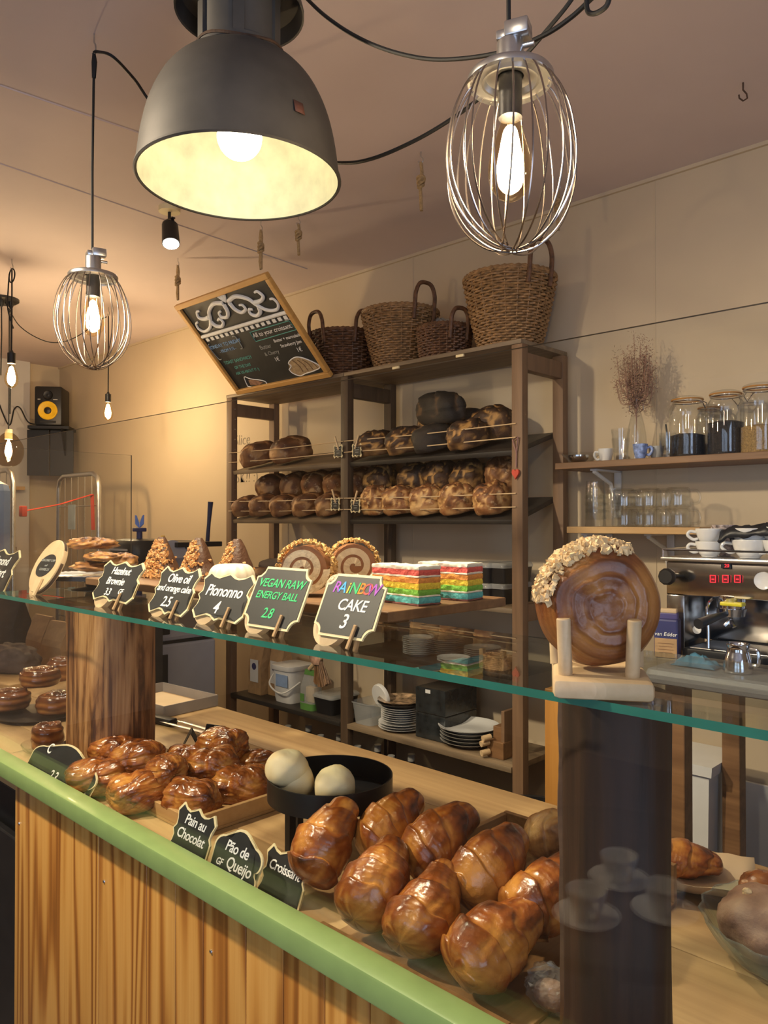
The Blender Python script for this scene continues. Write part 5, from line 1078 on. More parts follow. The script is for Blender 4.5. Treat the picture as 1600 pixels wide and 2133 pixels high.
t = thing('serving_bowl', 'pale bowl at the far end of the upper wall shelf', 'bowl', sh(1210, .11)); mm = MB(); mm.lathe(spl2([(.0002, .002), (.03, 0), (.035, .004), (.06, .028), (.066, .036), (.064, .036), (.056, .026), (.03, .007), (.0002, .006)], 3), 40); mm.obj('bowl', 'jar', t, True, pi)
o = MB(); o.lathe(spl2([(.0002, 0), (.022, 0), (.035, .012), (.037, .022), (.035, .022), (.02, .004), (.0002, .003)], 3), 30); o = o.obj('steel_dish', 'chrome', None, True); o.location = sh(1205, .11)+V((0, 0, .008)); tag(o, 'small steel dish sitting inside the pale bowl', 'dish')
def cup(par, r, h, mat, handle_a=0, name='body'):
    mm = MB(); mm.lathe(spl2([(.0002, .003), (r*.52, .003), (r*.55, 0), (r*.58, .003), (r*.72, h*.22), (r*.90, h*.6), (r, h), (r*.955, h), (r*.86, h*.6), (r*.66, h*.24), (.0002, .008)], 3), 36); mm.obj(name, mat, par, True, pi)
    d = V((cos(handle_a), sin(handle_a), 0)); mm = MB(); mm.tube(spline([d*r*.80+V((0, 0, h*.34)), d*(r*1.15)+V((0, 0, h*.30)), d*(r*1.52)+V((0, 0, h*.58)), d*(r*1.36)+V((0, 0, h*.84)), d*(r*.93)+V((0, 0, h*.80))], 5), .0042, 8); mm.obj('handle', mat, par, True)
t = thing('ceramic_cup', 'small white cup behind the tumblers on the upper shelf', 'cup', sh(1262, .15)); cup(t, .026, .05, 'porcelain', R(200))
t = thing('ceramic_cup', 'small blue patterned cup in front of the bottle vase', 'cup', sh(1334, .055)); cup(t, .024, .048, plain('blue_glaze', (.25, .34, .62), .2, var=.6, scale=70, coat=.3), R(20))
t = thing('ceramic_cup', 'small round grey cup between vase and jars', 'cup', sh(1368, .10)); cup(t, .025, .042, 'greyplate', R(30))
for k in range(4): tumbler(sh(1391, .06)+V((0, 0, .0095*k)), .020, .027, .05, 'small ridged glass in the nest beside the bean jar', 'nested ridged glasses')
t = thing('glass_straw', 'dark straw standing in the nested ridged glasses', 'straw', sh(1391, .06)+V((0, 0, .033))); mm = MB(); mm.tube([(0.004, 0, .0), (-.006, 0, .075)], .0028, 8); mm.obj('tube', 'black', t)
# upturned mugs and tumblers, two tiers
def mug(loc, rz, label, group):
    t = thing('glass_mug', label, 'mug', loc, rz, group); r, h = .040, .062
    mm = MB(); pr = [(r*.93, 0), (r, .004), (r*1.0, h*.3), (r*.96, h*.75), (r*.82, h*.97), (r*.6, h), (.0002, h)]; mm.lathe(spl2(pr, 3), 32); mm.lathe([(max(q-.0028, .0002), z-.0035 if z > .01 else z) for q, z in spl2(pr, 3)], 32); mm.obj('body', 'jar', t, True, pi)
    mm = MB(); mm.tube(spline([(r*.95, 0, .012), (r*1.5, 0, .012), (r*1.68, 0, .03), (r*1.45, 0, .05), (r*.88, 0, .052)], 5), .0042, 8); mm.obj('handle', 'jar', t, True, pi)
    return t
g = 'upturned glass mugs on the lower shelf'; m0 = None
cols = [(1300, .07), (1352, .075), (1412, .07), (1330, .16), (1385, .16)]
pos = ('end nearest the tumbler stack', 'second place in front', 'end nearest the coffee cups', 'back row, far place', 'back row, near place')
for tier in range(2):
    for (px, dy), nm in zip(cols, pos):
        p = sh(px, dy, ZS2, .0006+.0632*tier); lb = 'upturned glass mug, %s, %s tier' % (nm, ('lower', 'upper')[tier])
        m0_ = mug(p, R(-20), lb, g) if m0 is None else dup(m0, p, (0, 0, R(-20+14*(px % 5))), lb)
        m0 = m0 or m0_
for k in range(5): tumbler(sh(1240, .08, ZS2)+V((0, 0, .024*k)), .030, .036, .06, 'upturned tumbler in the tall stack at the far end of the lower shelf', 'stack of upturned tumblers', True)
for k in range(4): tumbler(sh(1277, .13, ZS2)+V((0, 0, .026*k)), .030, .036, .055, 'upturned tumbler in the shorter stack beside the mugs', 'short stack of upturned tumblers', True)
# ================================================================ espresso machine on its table
YM = 2.05; tz = 1.235
xm = at(1388, 1200, Y=YM).x
tb = thing('coffee_table', 'grey laminate table carrying the espresso machine', 'table', (-.35, 2.05, 0))
x0 = at(1352, 1385, Y=1.86).x
bx('tabletop', ((x0+.75)/2+.35, 0.06, tz-.02), (.75-x0, .56, .04), 'greycloth', tb, .015)
for x, y in ((x0+.05, 1.92), (x0+.05, 2.30), (.6, 1.92), (.6, 2.30)): bx('leg', (x+.35, y-2.05, (tz-.04)/2), (.05, .05, tz-.04), 'brownwood', tb, .003)
em = thing('espresso_machine', 'polished steel espresso machine with red lit buttons', 'coffee machine', (xm, YM, tz+.0005)); H = at(1388, 1160, Y=YM).z-tz; Lm = .75
def ep(name, lo, hi, mat, bev=.003):
    mm = MB(); lo, hi = V(lo), V(hi); mm.box((lo+hi)/2, hi-lo, None, bev); return mm.obj(name, mat, em, True)
zp = at(1388, 1238, Y=YM).z-tz
ep('front_panel', (0, 0, zp), (Lm, .30, H-.012), 'mirrorsteel'); ep('cup_tray', (-.012, -.012, H-.011), (Lm, .32, H), 'steel'); 
mm = MB(); mm.tube([(-.006, -.006, H+.02), (Lm, -.006, H+.02)], .003, 8); mm.tube([(-.006, -.006, H), (-.006, -.006, H+.02)], .003, 8); mm.tube([(-.006, .31, H), (-.006, .31, H+.02), (-.006, -.006, H+.02)], .003, 8); mm.obj('cup_rail', 'chrome', em, True)
ep('back_body', (0.02, .14, .03), (Lm, .32, zp), 'mirrorsteel'); ep('drip_tray', (.06, -.04, 0), (Lm, .20, .028), 'blackmetal'); ep('drip_grid', (.075, -.03, .0282), (Lm, .13, .031), 'steel', .001); ep('side_leg', (.0, .0, 0), (.05, .14, zp), 'mirrorsteel')
def ex(px, py): q = at(px, py, Y=YM-.004); return V((q.x-xm, -.004, q.z-tz))
mm = MB(); c = ex(1402, 1200); mm.cyl(c+V((0, .01, 0)), c+V((0, -.03, 0)), .008, .008, 16); mm.lathe([(.0002, -.002), (.018, .0), (.023, .006), (.023, .016), (.018, .022), (.0002, .022)], 10, c+V((0, -.026, 0)), q=Matrix.Rotation(pi/2, 3, 'X')); mm.obj('steam_knob', 'black', em, True)
for px in (1486, 1512, 1537):
    c = ex(px, 1206); bx('button', c, (.015, .005, .020), 'leddim', em, .001)
    mm = MB()
    for dx, dz, sx, sz in ((-.0068, 0, .0016, .019), (.0068, 0, .0016, .019), (0, .009, .0146, .0016), (0, -.009, .0146, .0016)): mm.box(c+V((dx, -.0028, dz)), (sx, .001, sz))
    mm.box(c+V((0, -.0028, -.001)), (.006, .001, .003)); mm.obj('button_light', 'led', em)
c = ex(1512, 1179); bx('display', c, (.024, .004, .013), 'black', em, .001); text('20', 'led', em, c+V((.003, -.0025, 0)), .012, (pi/2, 0, 0), .1, 'display_digits')
c = ex(1592, 1210); mm = MB(); mm.lathe([(.0002, .006), (.019, .006), (.022, .008), (.022, 0), (.0002, 0)], 32, c, q=Matrix.Rotation(pi/2, 3, 'X')); mm.obj('pressure_gauge', 'porcelain', em, True)
for xg in (.16, .40, .64):
    mm = MB(); mm.cyl((xg, .03, zp+.005), (xg, .03, zp-.028), .036, .033, 28); mm.cyl((xg, .03, zp-.028), (xg, .03, zp-.048), .038, .034, 28); mm.obj('group_head', 'chrome', em, True)
    mm = MB(); mm.tube([(xg, -.005, zp-.040), (xg-.01, -.07, zp-.046), (xg-.02, -.135, zp-.055)], [.007, .011, .013], 12); mm.obj('portafilter_handle', 'black', em, True)
    mm = MB(); mm.tube([(xg, .03, zp-.045), (xg, .025, zp-.06), (xg-.012, .02, zp-.075)], .006, 8); mm.tube([(xg, .03, zp-.045), (xg, .025, zp-.06), (xg+.012, .02, zp-.075)], .006, 8); mm.obj('spout', 'chrome', em, True)
mm = MB(); c = ex(1482, 1250); mm.tube(spline([(c.x, .02, zp), (c.x, -.03, zp-.02), (c.x+.004, -.035, zp-.08), (c.x+.006, -.04, .035)], 5), .0042, 8); mm.obj('steam_wand', 'chrome', em, True)
bx('yellow_cloth', (ex(1530, 1255).x, -.016, zp-.012), (.055, .03, .010), 'yellowplastic', em, .003); c = ex(1452, 1312); mm = MB(); mm.cyl((c.x, -.001, c.z), (c.x, -.005, c.z), .011, .011, 28); o = mm.obj('round_badge', 'porcelain', em, True)
# blue cloth, steel jug, coffee bag
mm = MB(); rows = []
q = at(1452, 1345, Y=1.925)
for j in range(13):
    row = []
    for i in range(19):
        u, v = i/18-.5, j/12-.5; e = max(0, 1-(2*abs(u))**3)*max(0, 1-(2*abs(v))**3); row.append(V((u*.105+.012*noise.noise(V((u*5, v*5, 3))), v*.065, .003+e*(.014+.030*abs(noise.noise(V((u*4+1, v*4, 1))))+.012*abs(noise.noise(V((u*11, v*9, 4))))))))
    rows.append(row)
mm.rings(rows, False, False, False); o = mm.obj('cleaning_cloth', 'bluecloth', None, True, pi); so = o.modifiers.new('thickness', 'SOLIDIFY'); so.thickness = .0015; o.location = (q.x, 1.925, tz+.0008); tag(o, 'crumpled blue cleaning cloth in front of the espresso machine', 'cloth')
q = at(1592, 1350, Z=tz+.03); t = thing('milk_jug', 'small steel milk jug on the table, cut by the picture edge', 'jug', (q.x+.012, 1.92, tz+.0006)); mm = MB(); mm.lathe(spl2([(.0002, .002), (.03, 0), (.034, .006), (.031, .03), (.024, .055), (.027, .068), (.025, .068), (.022, .055), (.028, .03), (.0002, .006)], 3), 36); mm.obj('body', 'chrome', t, True, pi); mm = MB(); mm.tube(spline([(.026, 0, .06), (.045, 0, .055), (.046, 0, .025), (.031, 0, .02)], 5), .004, 8); mm.obj('handle', 'chrome', t, True)
q = at(1391, 1350, Y=2.0); t = thing('coffee_bag', 'coffee bag with dark blue top and pale paper label beside the espresso machine', 'bag', (q.x, 2.0, tz+.0006), R(12)); zt_ = .083
bx('bag_body', (0, 0, .052), (.062, .045, .104), 'navy', t, .006); bx('fold', (0, 0, .110), (.056, .018, .022), 'blue' if False else plain('violet_blue_foil', (.07, .06, .20), .4), t, .005); bx('paper_label', (0, -.0235, .028), (.056, .002, .050), 'kraft', t, 0); bx('rim_paper', (0, 0, .124), (.05, .02, .012), 'parchment', t, .003)
text('van Edder', 'white', t, (0, -.0246, .064), .014); 
for k in range(4): bx('print_line', (0, -.0248, .040-.008*k), (.040-.006*(k % 2), .0006, .0015), 'brownwood', t, 0)
# cups on the machine, black cloth over them
def mcup(px, py, lb, r=.036, h=.040, a=R(200), base=None, mat='porcelain', dz=0, dy=.06):
    q = at(px+16, py, Y=YM+dy); t = thing('coffee_cup', lb, 'cup', (q.x, YM+dy, tz+H+.0015+dz), 0, 'cups on the espresso machine'); cup(t, r, h, mat, a); return t
pat = plain('patterned_glaze', (.42, .36, .36), .25, var=.9, scale=90, coat=.3)
mcup(1462, 1150, 'white coffee cup at the bottom of the two-cup stack on the machine'); mcup(1462, 1120, 'white coffee cup on top of the two-cup stack on the machine', dz=.0345)
for k in range(3): mcup(1492, 1150, 'patterned coffee cup number %s up in the stack behind the white ones' % ('one', 'two', 'three')[k], .032, .036, R(150), None, pat, .024*k, .15)
mcup(1546, 1150, 'wide white coffee cup under the black cloth on the machine', .044, .046, R(196), dz=0); mcup(1546, 1130, 'wide white coffee cup on top under the black cloth', .044, .046, R(120), dz=.030)
mcup(1612, 1150, 'white coffee cup at the picture edge on the machine', .044, .046, R(196)); mcup(1608, 1130, 'white coffee cup at the picture edge, upper one of two', .042, .044, R(196), dz=.036)
mm = MB(); rows = []; q = at(1568, 1110, Y=YM+.06)
for j in range(9):
    rows.append([V(((i/14-.5)*.15, (j/8-.5)*.10, .012*noise.noise(V((i*.4, j*.5, 2)))-.012*max(0, abs(j-4)-2)-.006*max(0, abs(i-7)-5))) for i in range(15)])
mm.rings(rows, False, False, False); o = mm.obj('black_cloth', 'black', None, True, pi); so = o.modifiers.new('thickness', 'SOLIDIFY'); so.thickness = .008; o.location = (q.x, YM+.06, tz+H+.086); o.rotation_euler = (0, R(-4), 0); tag(o, 'folded black cloth lying over the coffee cups', 'cloth')
# wooden post and panel at the table's far side, bin and board under it
q = at(1160, 1560, Y=1.93); t = thing('wooden_partition', 'orange wooden post with brown panel between rack and coffee table', 'partition', (q.x, 1.93, 0)); bx('post', (0, 0, .56), (.052, .045, 1.12), 'orangewood', t, .003); bx('panel', (-.02, .30, .60), (.02, .52, 1.0), 'brownwood', t, .002)
q = at(1425, 1660, Y=2.30); t = thing('white_bin', 'white plastic bin under the coffee table', 'bin', (q.x, 2.32, 0)); mm = MB(); z1 = at(1425, 1585, Y=2.22).z
mm.rings([[V((sx*w_, sy*d_, z)) for sx, sy in ((-1, -1), (1, -1), (1, 1), (-1, 1))] for z, w_, d_ in ((0, .085, .085), (z1-.03, .105, .10), (z1-.03, .115, .11), (z1, .118, .112))]); mm.obj('body', 'plasticwhite', t); bx('stand', (0, 0, .0), (.16, .16, .0), 'plasticwhite', t) if False else None
q = at(1560, 1720, Y=YW-.02); o = bx('leaning_whiteboard', (0, 0, .33), (.42, .012, .66), 'plasticwhite', None, .002); z1 = at(1500, 1615, Y=YW-.02).z; o.location = (at(1495, 1700, Y=YW-.02).x+.21, YW-.018, z1-.66); tag(o, 'plain white panel leaning against the wall under the coffee table', 'panel')
bx_ = bx('panel_stand', (0, 0, 0), (.42, .05, z1-.662), 'plasticwhite'); bx_.location = (o.location.x, YW-.03, (z1-.662)/2); tag(bx_, 'low white plinth under the plain white panel', 'plinth')
q = at(1112, 1640, Y=2.0); t = thing('black_tub', 'round black tub on the floor beyond the counter beside the wooden post', 'tub', (q.x-.02, 2.02, 0)); mm = MB(); mm.lathe([(.0002, 0), (.10, 0), (.12, .70), (.126, .70), (.126, .715), (.11, .715), (.09, .02), (.0002, .02)], 40); mm.obj('tub_body', 'black', t, True)
# ================================================================ things on the rack's lower shelves
def rs(px, py, dy): return at(px, py, Y=YR+dy)
ZA = .7505; ZM = 1.0655; ZU = 1.2955
q = rs(543, 1430, .10); paper_bag('coffee_bean_bag', (q.x, YR+.10, ZA), .10, .075, .27, 0, 'brown paper bag with white label and round print, next to the outer rack post', 'kraft', True, 'labelled paper bags'); q = rs(585, 1430, .14); paper_bag('coffee_bean_bag', (q.x, YR+.14, ZA), .10, .075, .27, 0, 'brown paper bag with white label half behind the white bucket', 'kraft', True, 'labelled paper bags')
q = rs(607, 1460, .10); t = thing('white_bucket', 'white plastic bucket with bail handle on the lower rack shelf', 'bucket', (q.x, YR+.105, ZA)); mm = MB()
def rsq(w_, d_, z, n=8, e=4.5): return [V((w_*(abs(cos(a))**(2/e))*(1 if cos(a) > 0 else -1), d_*(abs(sin(a))**(2/e))*(1 if sin(a) > 0 else -1), z)) for a in [2*pi*i/40 for i in range(40)]]
mm.rings([rsq(.062, .062, 0), rsq(.066, .066, .02), rsq(.074, .074, .155)]); mm.obj('body', 'plasticwhite', t, True); mm = MB(); mm.rings([rsq(.079, .079, .150), rsq(.081, .081, .153), rsq(.081, .081, .172), rsq(.077, .077, .174)]); mm.obj('lid', 'plasticwhite', t, True)
mm = MB(); mm.tube(spline([(-.083, -.02, .145), (-.06, -.088, .09), (0, -.094, .055), (.06, -.088, .06), (.083, -.02, .10)], 6), .004, 8); mm.obj('bail_handle', 'plasticwhite', t, True); bx('blue_label', (.012, -.0735, .105), (.085, .002, .055), plain('pale_blue_label', (.25, .36, .58), .5), t, 0)
q = rs(648, 1480, .06); t = thing('green_bag', 'clear snack bag with green bottom beside the white bucket', 'bag', (q.x, YR+.06, ZA)); mm = MB(); mm.rings([rsq(.045, .035, 0), rsq(.048, .036, .03)]); mm.obj('green_base', 'greenplastic', t, True); mm = MB(); mm.rings([rsq(.047, .035, .0305), rsq(.047, .032, .10), rsq(.044, .008, .15)]); mm.obj('clear_film', 'clearplastic', t, True); bx('green_label', (-.018, -.037, .055), (.026, .002, .034), 'greenplastic', t, 0); mm = MB(); mm.box((.008, 0, .066), (.06, .03, .07), None, .006); mm.obj('contents', 'palewood', t, True); mm = MB(); mm.rings([rsq(.045, .006, .151), rsq(.040, .003, .175)]); mm.obj('green_top', 'greenplastic', t, True)
q = rs(690, 1480, .08); t = thing('black_food_tray', 'black food box with clear lid near the middle post, far bay lower shelf', 'food box', (q.x, YR+.11, ZA)); mm = MB(); mm.rings([rsq(.055, .075, 0, e=8), rsq(.066, .086, .07, e=8)]); mm.obj('box', 'black', t, True); mm = MB(); mm.rings([rsq(.070, .090, .0705, e=8), rsq(.070, .090, .078, e=8), rsq(.062, .082, .086, e=8)]); mm.obj('lid', 'clearplastic', t, True)
q = rs(680, 1400, .10); t = thing('hand_brush', 'brown bristle hand brush with wooden handle hanging under the rack shelf', 'brush', (q.x, YR+.05, .985)); mm = MB(); rn = random.Random(2)
for i in range(90): a = rn.uniform(-.5, .5); mm.tube([(.03*a, rn.uniform(-.012, .012), 0), (.085*a+.03, rn.uniform(-.02, .02), -.10-.02*cos(a*3))], .0022, 4)
mm.obj('bristles', 'brownwood', t); mm = MB(); mm.tube([(.03, 0, .012), (-.035, 0, -.035), (-.06, 0, -.055)], [.010, .010, .008], 10); mm.obj('handle', 'palewood', t, True); mm = MB(); mm.tube(spline([(0, 0, .0), (.01, 0, .06), (.0, .0, .14), (.012, .0, .29)], 6), .0022, 6); mm.obj('hanging_cord', 'rope', t, True)
mm = MB(); rows = [[V((.03*cos(a)*(1+.3*sin(3*a+k))-.025+.004*k, .022*sin(a), .03-.011*k)) for a in [2*pi*i/20 for i in range(20)]] for k in range(6)]
mm.rings(rows); o = mm.obj('striped_cloth', plain('brown_striped_cloth', (.42, .25, .17), .8, var=.7, scale=30), t, True)
q = rs(772, 1490, .08); t = thing('plastic_tub', 'frosted rectangular plastic tub at the middle post on the near bay\'s lower shelf', 'tub', (q.x, YR+.09, ZA)); mm = MB(); mm.rings([rsq(.050, .060, 0, e=6), rsq(.060, .070, .085, e=6), rsq(.064, .074, .086, e=6), rsq(.064, .074, .092, e=6)], True, False); mm.obj('tub', 'clearplastic', t, True); 
o = MB(); o.rings([[V((.052*cos(a)*k, y, .052*sin(a)*k)) for a in [2*pi*i/40 for i in range(40)]] for y, k in ((0, .96), (.004, 1), (.016, 1), (.018, .95))]); o = o.obj('lid', 'plasticwhite', t, True); q2 = rs(797, 1445, .09); o.location = (q2.x-t.location.x, -.02, .118); o.rotation_euler = (R(14), 0, R(-10)); o['label'] = 'round white lid standing upright'
def plate(loc, r, label, group, mat='porcelain', h=.012):
    mm = MB(); mm.lathe(spl2([(.0002, .002), (r*.55, 0), (r*.6, .0015), (r*.97, h*.9), (r, h), (r*.985, h+.001), (r*.62, .0055), (.0002, .005)], 3), 48); o = mm.obj('plate', mat, None, True, R(60)); o.location = loc; return tag(o, label, 'plate', group)
def stack(px, py, dy, z, r, n, label, group, mat='porcelain', pitch=.008):
    q = rs(px, py, dy); o = None
    for k in range(n):
        p = (q.x, YR+dy, z+pitch*k)
        if o is None: o = plate(p, r, label, group, mat)
        else: c = o.copy(); C.objects.link(c); c.location = p
    return V((q.x, YR+dy, z+pitch*n+.006))
tp = stack(836, 1515, .10, ZA, .092, 3, 'wide white plate at the bottom of the mixed stack on the near bay\'s lower shelf', 'wide plates under the mixed stack', 'porcelain', .010)
tp = V((tp.x, tp.y, ZA+.031))
for k in range(7):
    o = plate(tp+V((0, 0, .0085*k)), .082, 'white plate in the middle of the mixed stack on the near bay\'s lower shelf', 'plates in the mixed stack')
patplate = plain('flowered_glaze', (.40, .27, .16), .2, var=1.0, scale=34, coat=.3)
for k in range(2): plate(tp+V((0, 0, .062+.010*k)), .096, ('dark-rimmed plate under the flowered one on the mixed stack', 'flowered orange plate on top of the mixed stack')[k], None, ('black', patplate)[k], .018)
for k in range(2):
    q = rs(925, 1480, .14); t = thing('black_gift_box', ('lower black film-wrapped box beside the mixed plate stack', 'upper black film-wrapped box beside the mixed plate stack')[k], 'box', (q.x, YR+.155, ZA+.0995*k), 0, 'film-wrapped black boxes'); mm = MB(); mm.box((0, 0, .049), (.15, .20, .098), None, .003); mm.obj('box', plain('black_shrink_film', (.02, .024, .026), .18, var=.5, scale=30, bmp=.5) if not k else bpy.data.materials['black_shrink_film'], t)
    if k: bx('white_sticker', (-.01, -.1012, .086), (.025, .001, .014), 'plasticwhite', t, 0)
q = rs(970, 1550, .10)
for k in range(5): plate(V((q.x, YR+.12, ZA+.013*k)), .115 if k == 4 else .108, ('big grey plate in the low stack by the wooden toy crate', 'large white plate on top of the low stack by the wooden crate')[k == 4], 'big grey plates' if k < 4 else None, 'porcelain' if k == 4 else 'greyplate', .020)
q = rs(1040, 1590, .05); t = thing('wooden_peg_stand', 'small brown wooden stand with pale round pegs at the lower shelf\'s near end', 'crate', (q.x-.005, YR+.06, ZA))
bx('back_board', (.02, .04, .085), (.014, .10, .17), 'rackwood', t); bx('base_block', (-.005, .01, .03), (.07, .06, .06), 'brownwood', t); bx('block', (.0, .02, .085), (.05, .05, .05), 'brownwood', t)
for dx, dz in ((-.03, .055), (-.022, .075), (-.028, .022)): mm = MB(); mm.cyl((dx, -.025, dz), (dx-.012, -.055, dz-.004), .011, .011, 14); mm.obj('peg', 'palewood', t, True)
# middle shelf of the near bay
g = 'small white plates, tall stack'
stack(872, 1360, .08, ZM, .062, 9, 'small white plate in the tall stack on the middle rack shelf', g, 'porcelain', .0075)
stack(930, 1350, .17, ZM, .070, 8, 'white plate in the stack behind, under the patterned tray', 'plates under the patterned tray', 'greyplate', .0075); stack(1005, 1350, .17, ZM, .070, 6, 'grey plate in the lower stack nearest the near post, middle shelf', 'plates nearest the near post', 'greyplate', .0075)
stack(945, 1375, .05, ZM, .062, 2, 'white plate of the low pair in front on the middle shelf', 'pair of small plates', 'porcelain', .009)
q = rs(930, 1310, .17); o = plate(V((q.x, YR+.17, ZM+.067)), .080, 'brown patterned shallow dish on top of the grey plate stack', None, patplate, .022); o.name = 'patterned_dish'
q = rs(1028, 1385, .05); t = thing('wicker_tray', 'light woven tray with high corners on the middle shelf beside the near post', 'tray', (q.x, YR+.065, ZM)); mm = MB()
for k in range(8):
    w_, d_ = .05+.0006*k, .035
    mm.tube([p+V((0, 0, .004+.0062*k)) for p in [V((w_*(abs(cos(a))**.5)*(1 if cos(a) > 0 else -1)*(1+.03*sin(20*a+pi*(k % 2))), d_*(abs(sin(a))**.5)*(1 if sin(a) > 0 else -1)*(1+.04*sin(20*a+pi*(k % 2))), 0)) for a in [2*pi*i/60 for i in range(60)]]], .0036, 5, True)
mm.box((0, 0, .002), (.09, .06, .004)); mm.obj('woven_body', plain('light_wicker', (.42, .27, .13), .6, var=.5, scale=60, bmp=.4), t, True)
for s in (-1, 1): bx('corner_post', (s*.045, -.02, .035), (.018, .02, .07), bpy.data.materials['light_wicker'], t, .003)
for px in (1010, 1052): pass
# black takeaway boxes on the upper-middle shelf
for k in range(2):
    for j, (px, dy) in enumerate(((1022, .15), (1082, .17))):
        if j and k: pass
        q = rs(px, 1200, dy); t = thing('takeaway_box', ('black takeaway box with clear lid, %s one of the pair facing the rainbow cakes', 'black takeaway box with clear lid, %s one of the pair at the near rack post')[j] % ('lower', 'upper')[k], 'food box', (q.x-(.0 if not j else .04), YR+dy, ZU+.075*k), 0, 'black takeaway boxes'); mm = MB(); mm.rings([rsq(.052 if not j else .038, .085, 0, e=8), rsq(.060 if not j else .042, .095, .055, e=8)]); mm.obj('box', 'black', t, True); mm = MB(); w_ = .064 if not j else .044; mm.rings([rsq(w_, .099, .0555, e=8), rsq(w_, .099, .062, e=8), rsq(w_*.93, .092, .073, e=8)]); mm.obj('lid', 'clearplastic', t, True)
# bottles under the lower shelf
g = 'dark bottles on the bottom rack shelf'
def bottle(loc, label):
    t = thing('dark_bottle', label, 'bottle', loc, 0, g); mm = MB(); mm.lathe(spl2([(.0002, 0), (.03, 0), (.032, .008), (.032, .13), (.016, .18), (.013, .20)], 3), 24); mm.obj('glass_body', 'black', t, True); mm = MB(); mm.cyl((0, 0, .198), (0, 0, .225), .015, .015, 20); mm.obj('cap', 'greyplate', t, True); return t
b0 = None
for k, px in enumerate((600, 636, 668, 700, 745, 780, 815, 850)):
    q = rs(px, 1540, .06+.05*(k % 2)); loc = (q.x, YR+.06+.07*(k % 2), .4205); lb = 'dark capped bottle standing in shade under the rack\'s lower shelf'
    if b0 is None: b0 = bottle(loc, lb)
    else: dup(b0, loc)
# ================================================================ far corner: speaker, roll cage, slicer
q = at(109, 856, X=-5.62); t = thing('loudspeaker', 'black studio loudspeaker with yellow cone on a wall bracket in the far corner', 'speaker', (q.x, q.y, 0), R(-37+90)); sz = at(109, 890, X=-5.62).z; t.location.z = sz
mm = MB(); mm.box((0, 0, .14), (.185, .235, .28), None, .012); mm.obj('cabinet', 'black', t, True)
mm = MB(); mm.lathe([(.0002, .004), (.02, .010), (.03, .004), (.05, .012), (.060, .016), (.066, .012), (.066, 0), (.0002, 0)], 40, (0, -.118, .105), q=Matrix.Rotation(pi/2, 3, 'X')); mm.obj('woofer_cone', 'yellow', t, True); mm = MB(); mm.lathe([(.0002, .018), (.022, .014), (.026, .006), (.0002, .006)], 28, (0, -.118, .105), q=Matrix.Rotation(pi/2, 3, 'X')); mm.obj('dust_cap', 'black', t, True)
mm = MB(); mm.lathe([(.0002, .006), (.014, .002), (.03, .008), (.034, .0), (.0002, 0)], 28, (0, -.118, .215), q=Matrix.Rotation(pi/2, 3, 'X')); mm.obj('tweeter', 'blackmetal', t, True); bx('bass_port', (0, -.1185, .025), (.11, .004, .014), 'cord', t, .001)
for dx in (-.06, .05): bx('logo_mark', (dx, -.119, .185), (.018 if dx < 0 else .03, .002, .006), 'greyplate', t, 0)
br = thing('speaker_bracket', 'black wall bracket with tall back plates under the loudspeaker', 'bracket', (t.location.x, t.location.y, sz-.0005)); br.rotation_euler = (0, 0, R(-37+90))
bx('platform', (.0, .0, -.012), (.28, .22, .024), 'blackmetal', br); bx('front_plate', (-.085, -.04, -.19), (.15, .012, .33), 'blackmetal', br); bx('second_plate', (.075, -.03, -.19), (.16, .012, .33), 'blackmetal', br); 
mm = MB(); mm.prism([(-.15, 0), (.17, 0), (.10, -.30), (.06, -.34)], -.006, .006, Matrix.Rotation(pi/2, 3, 'Z'), (.10, .0, -.024)); mm.obj('gusset', 'blackmetal', br)
bx('wall_arm', (0, .10, -.08), (.06, .10, .10), 'blackmetal', br)
cable('speaker_cable', [V((t.location.x-.05, t.location.y-.05, sz+.02)), at(60, 880, X=-5.75), at(42, 850, X=-5.75), at(30, 852, X=-5.75), at(18, 885, X=-5.75), at(-10, 820, X=-5.75)], 'thin dark cable running from the loudspeaker along the white wall', r=.005)
t = thing('roll_cage', 'grey tubular roll cage trolley with red strap before the far corner', 'trolley', (-4.85, 1.95, 0))
def cage_panel(x0, x1, y, z0, z1):
    r = .015; c = .08; P = [(x0, y, z0), (x0, y, z1-c), (x0+.02, y, z1-.025), (x0+c, y, z1), (x1-c, y, z1), (x1-.02, y, z1-.025), (x1, y, z1-c), (x1, y, z0)]
    mm = MB(); mm.tube([V(p) for p in P], r, 10); mm.obj('tube_frame', 'steel', t, True)
    for k in range(1, 6): x = x0+(x1-x0)*k/6; mm = MB(); mm.tube([(x, y, z0), (x, y, z1)], .0035, 6); mm.obj('mesh_wire', 'steel', t, True)
    z = z0+.1
    while z < z1-.15: mm = MB(); mm.tube([(x0, y, z), (x1, y, z)], .0035, 6); mm.obj('mesh_wire', 'steel', t, True); z += .24
zt_ = at(165, 989, Y=2.2).z; X0, X1 = at(122, 1050, Y=2.2).x+4.85, at(206, 1050, Y=2.2).x+4.85; dxn = at(27, 1100, Y=1.70).x+4.85
cage_panel(X0, X1, .25, .15, zt_); cage_panel(dxn-(X1-X0), dxn, -.25, .15, zt_)
bx('base_frame', ((X0+dxn)/2, 0, .14), (.64, .6, .03), 'steel', t)
for x in (-.3, .3):
    for y in (-.25, .25): mm = MB(); mm.cyl((x, y-.02, .06), (x, y+.02, .06), .06, .06, 20); mm.box((x, y, .1), (.05, .05, .05)); mm.obj('castor', 'black', t, True)
s0, s1 = at(48, 1065, Y=1.72)-t.location, at(192, 1030, Y=2.19)-t.location
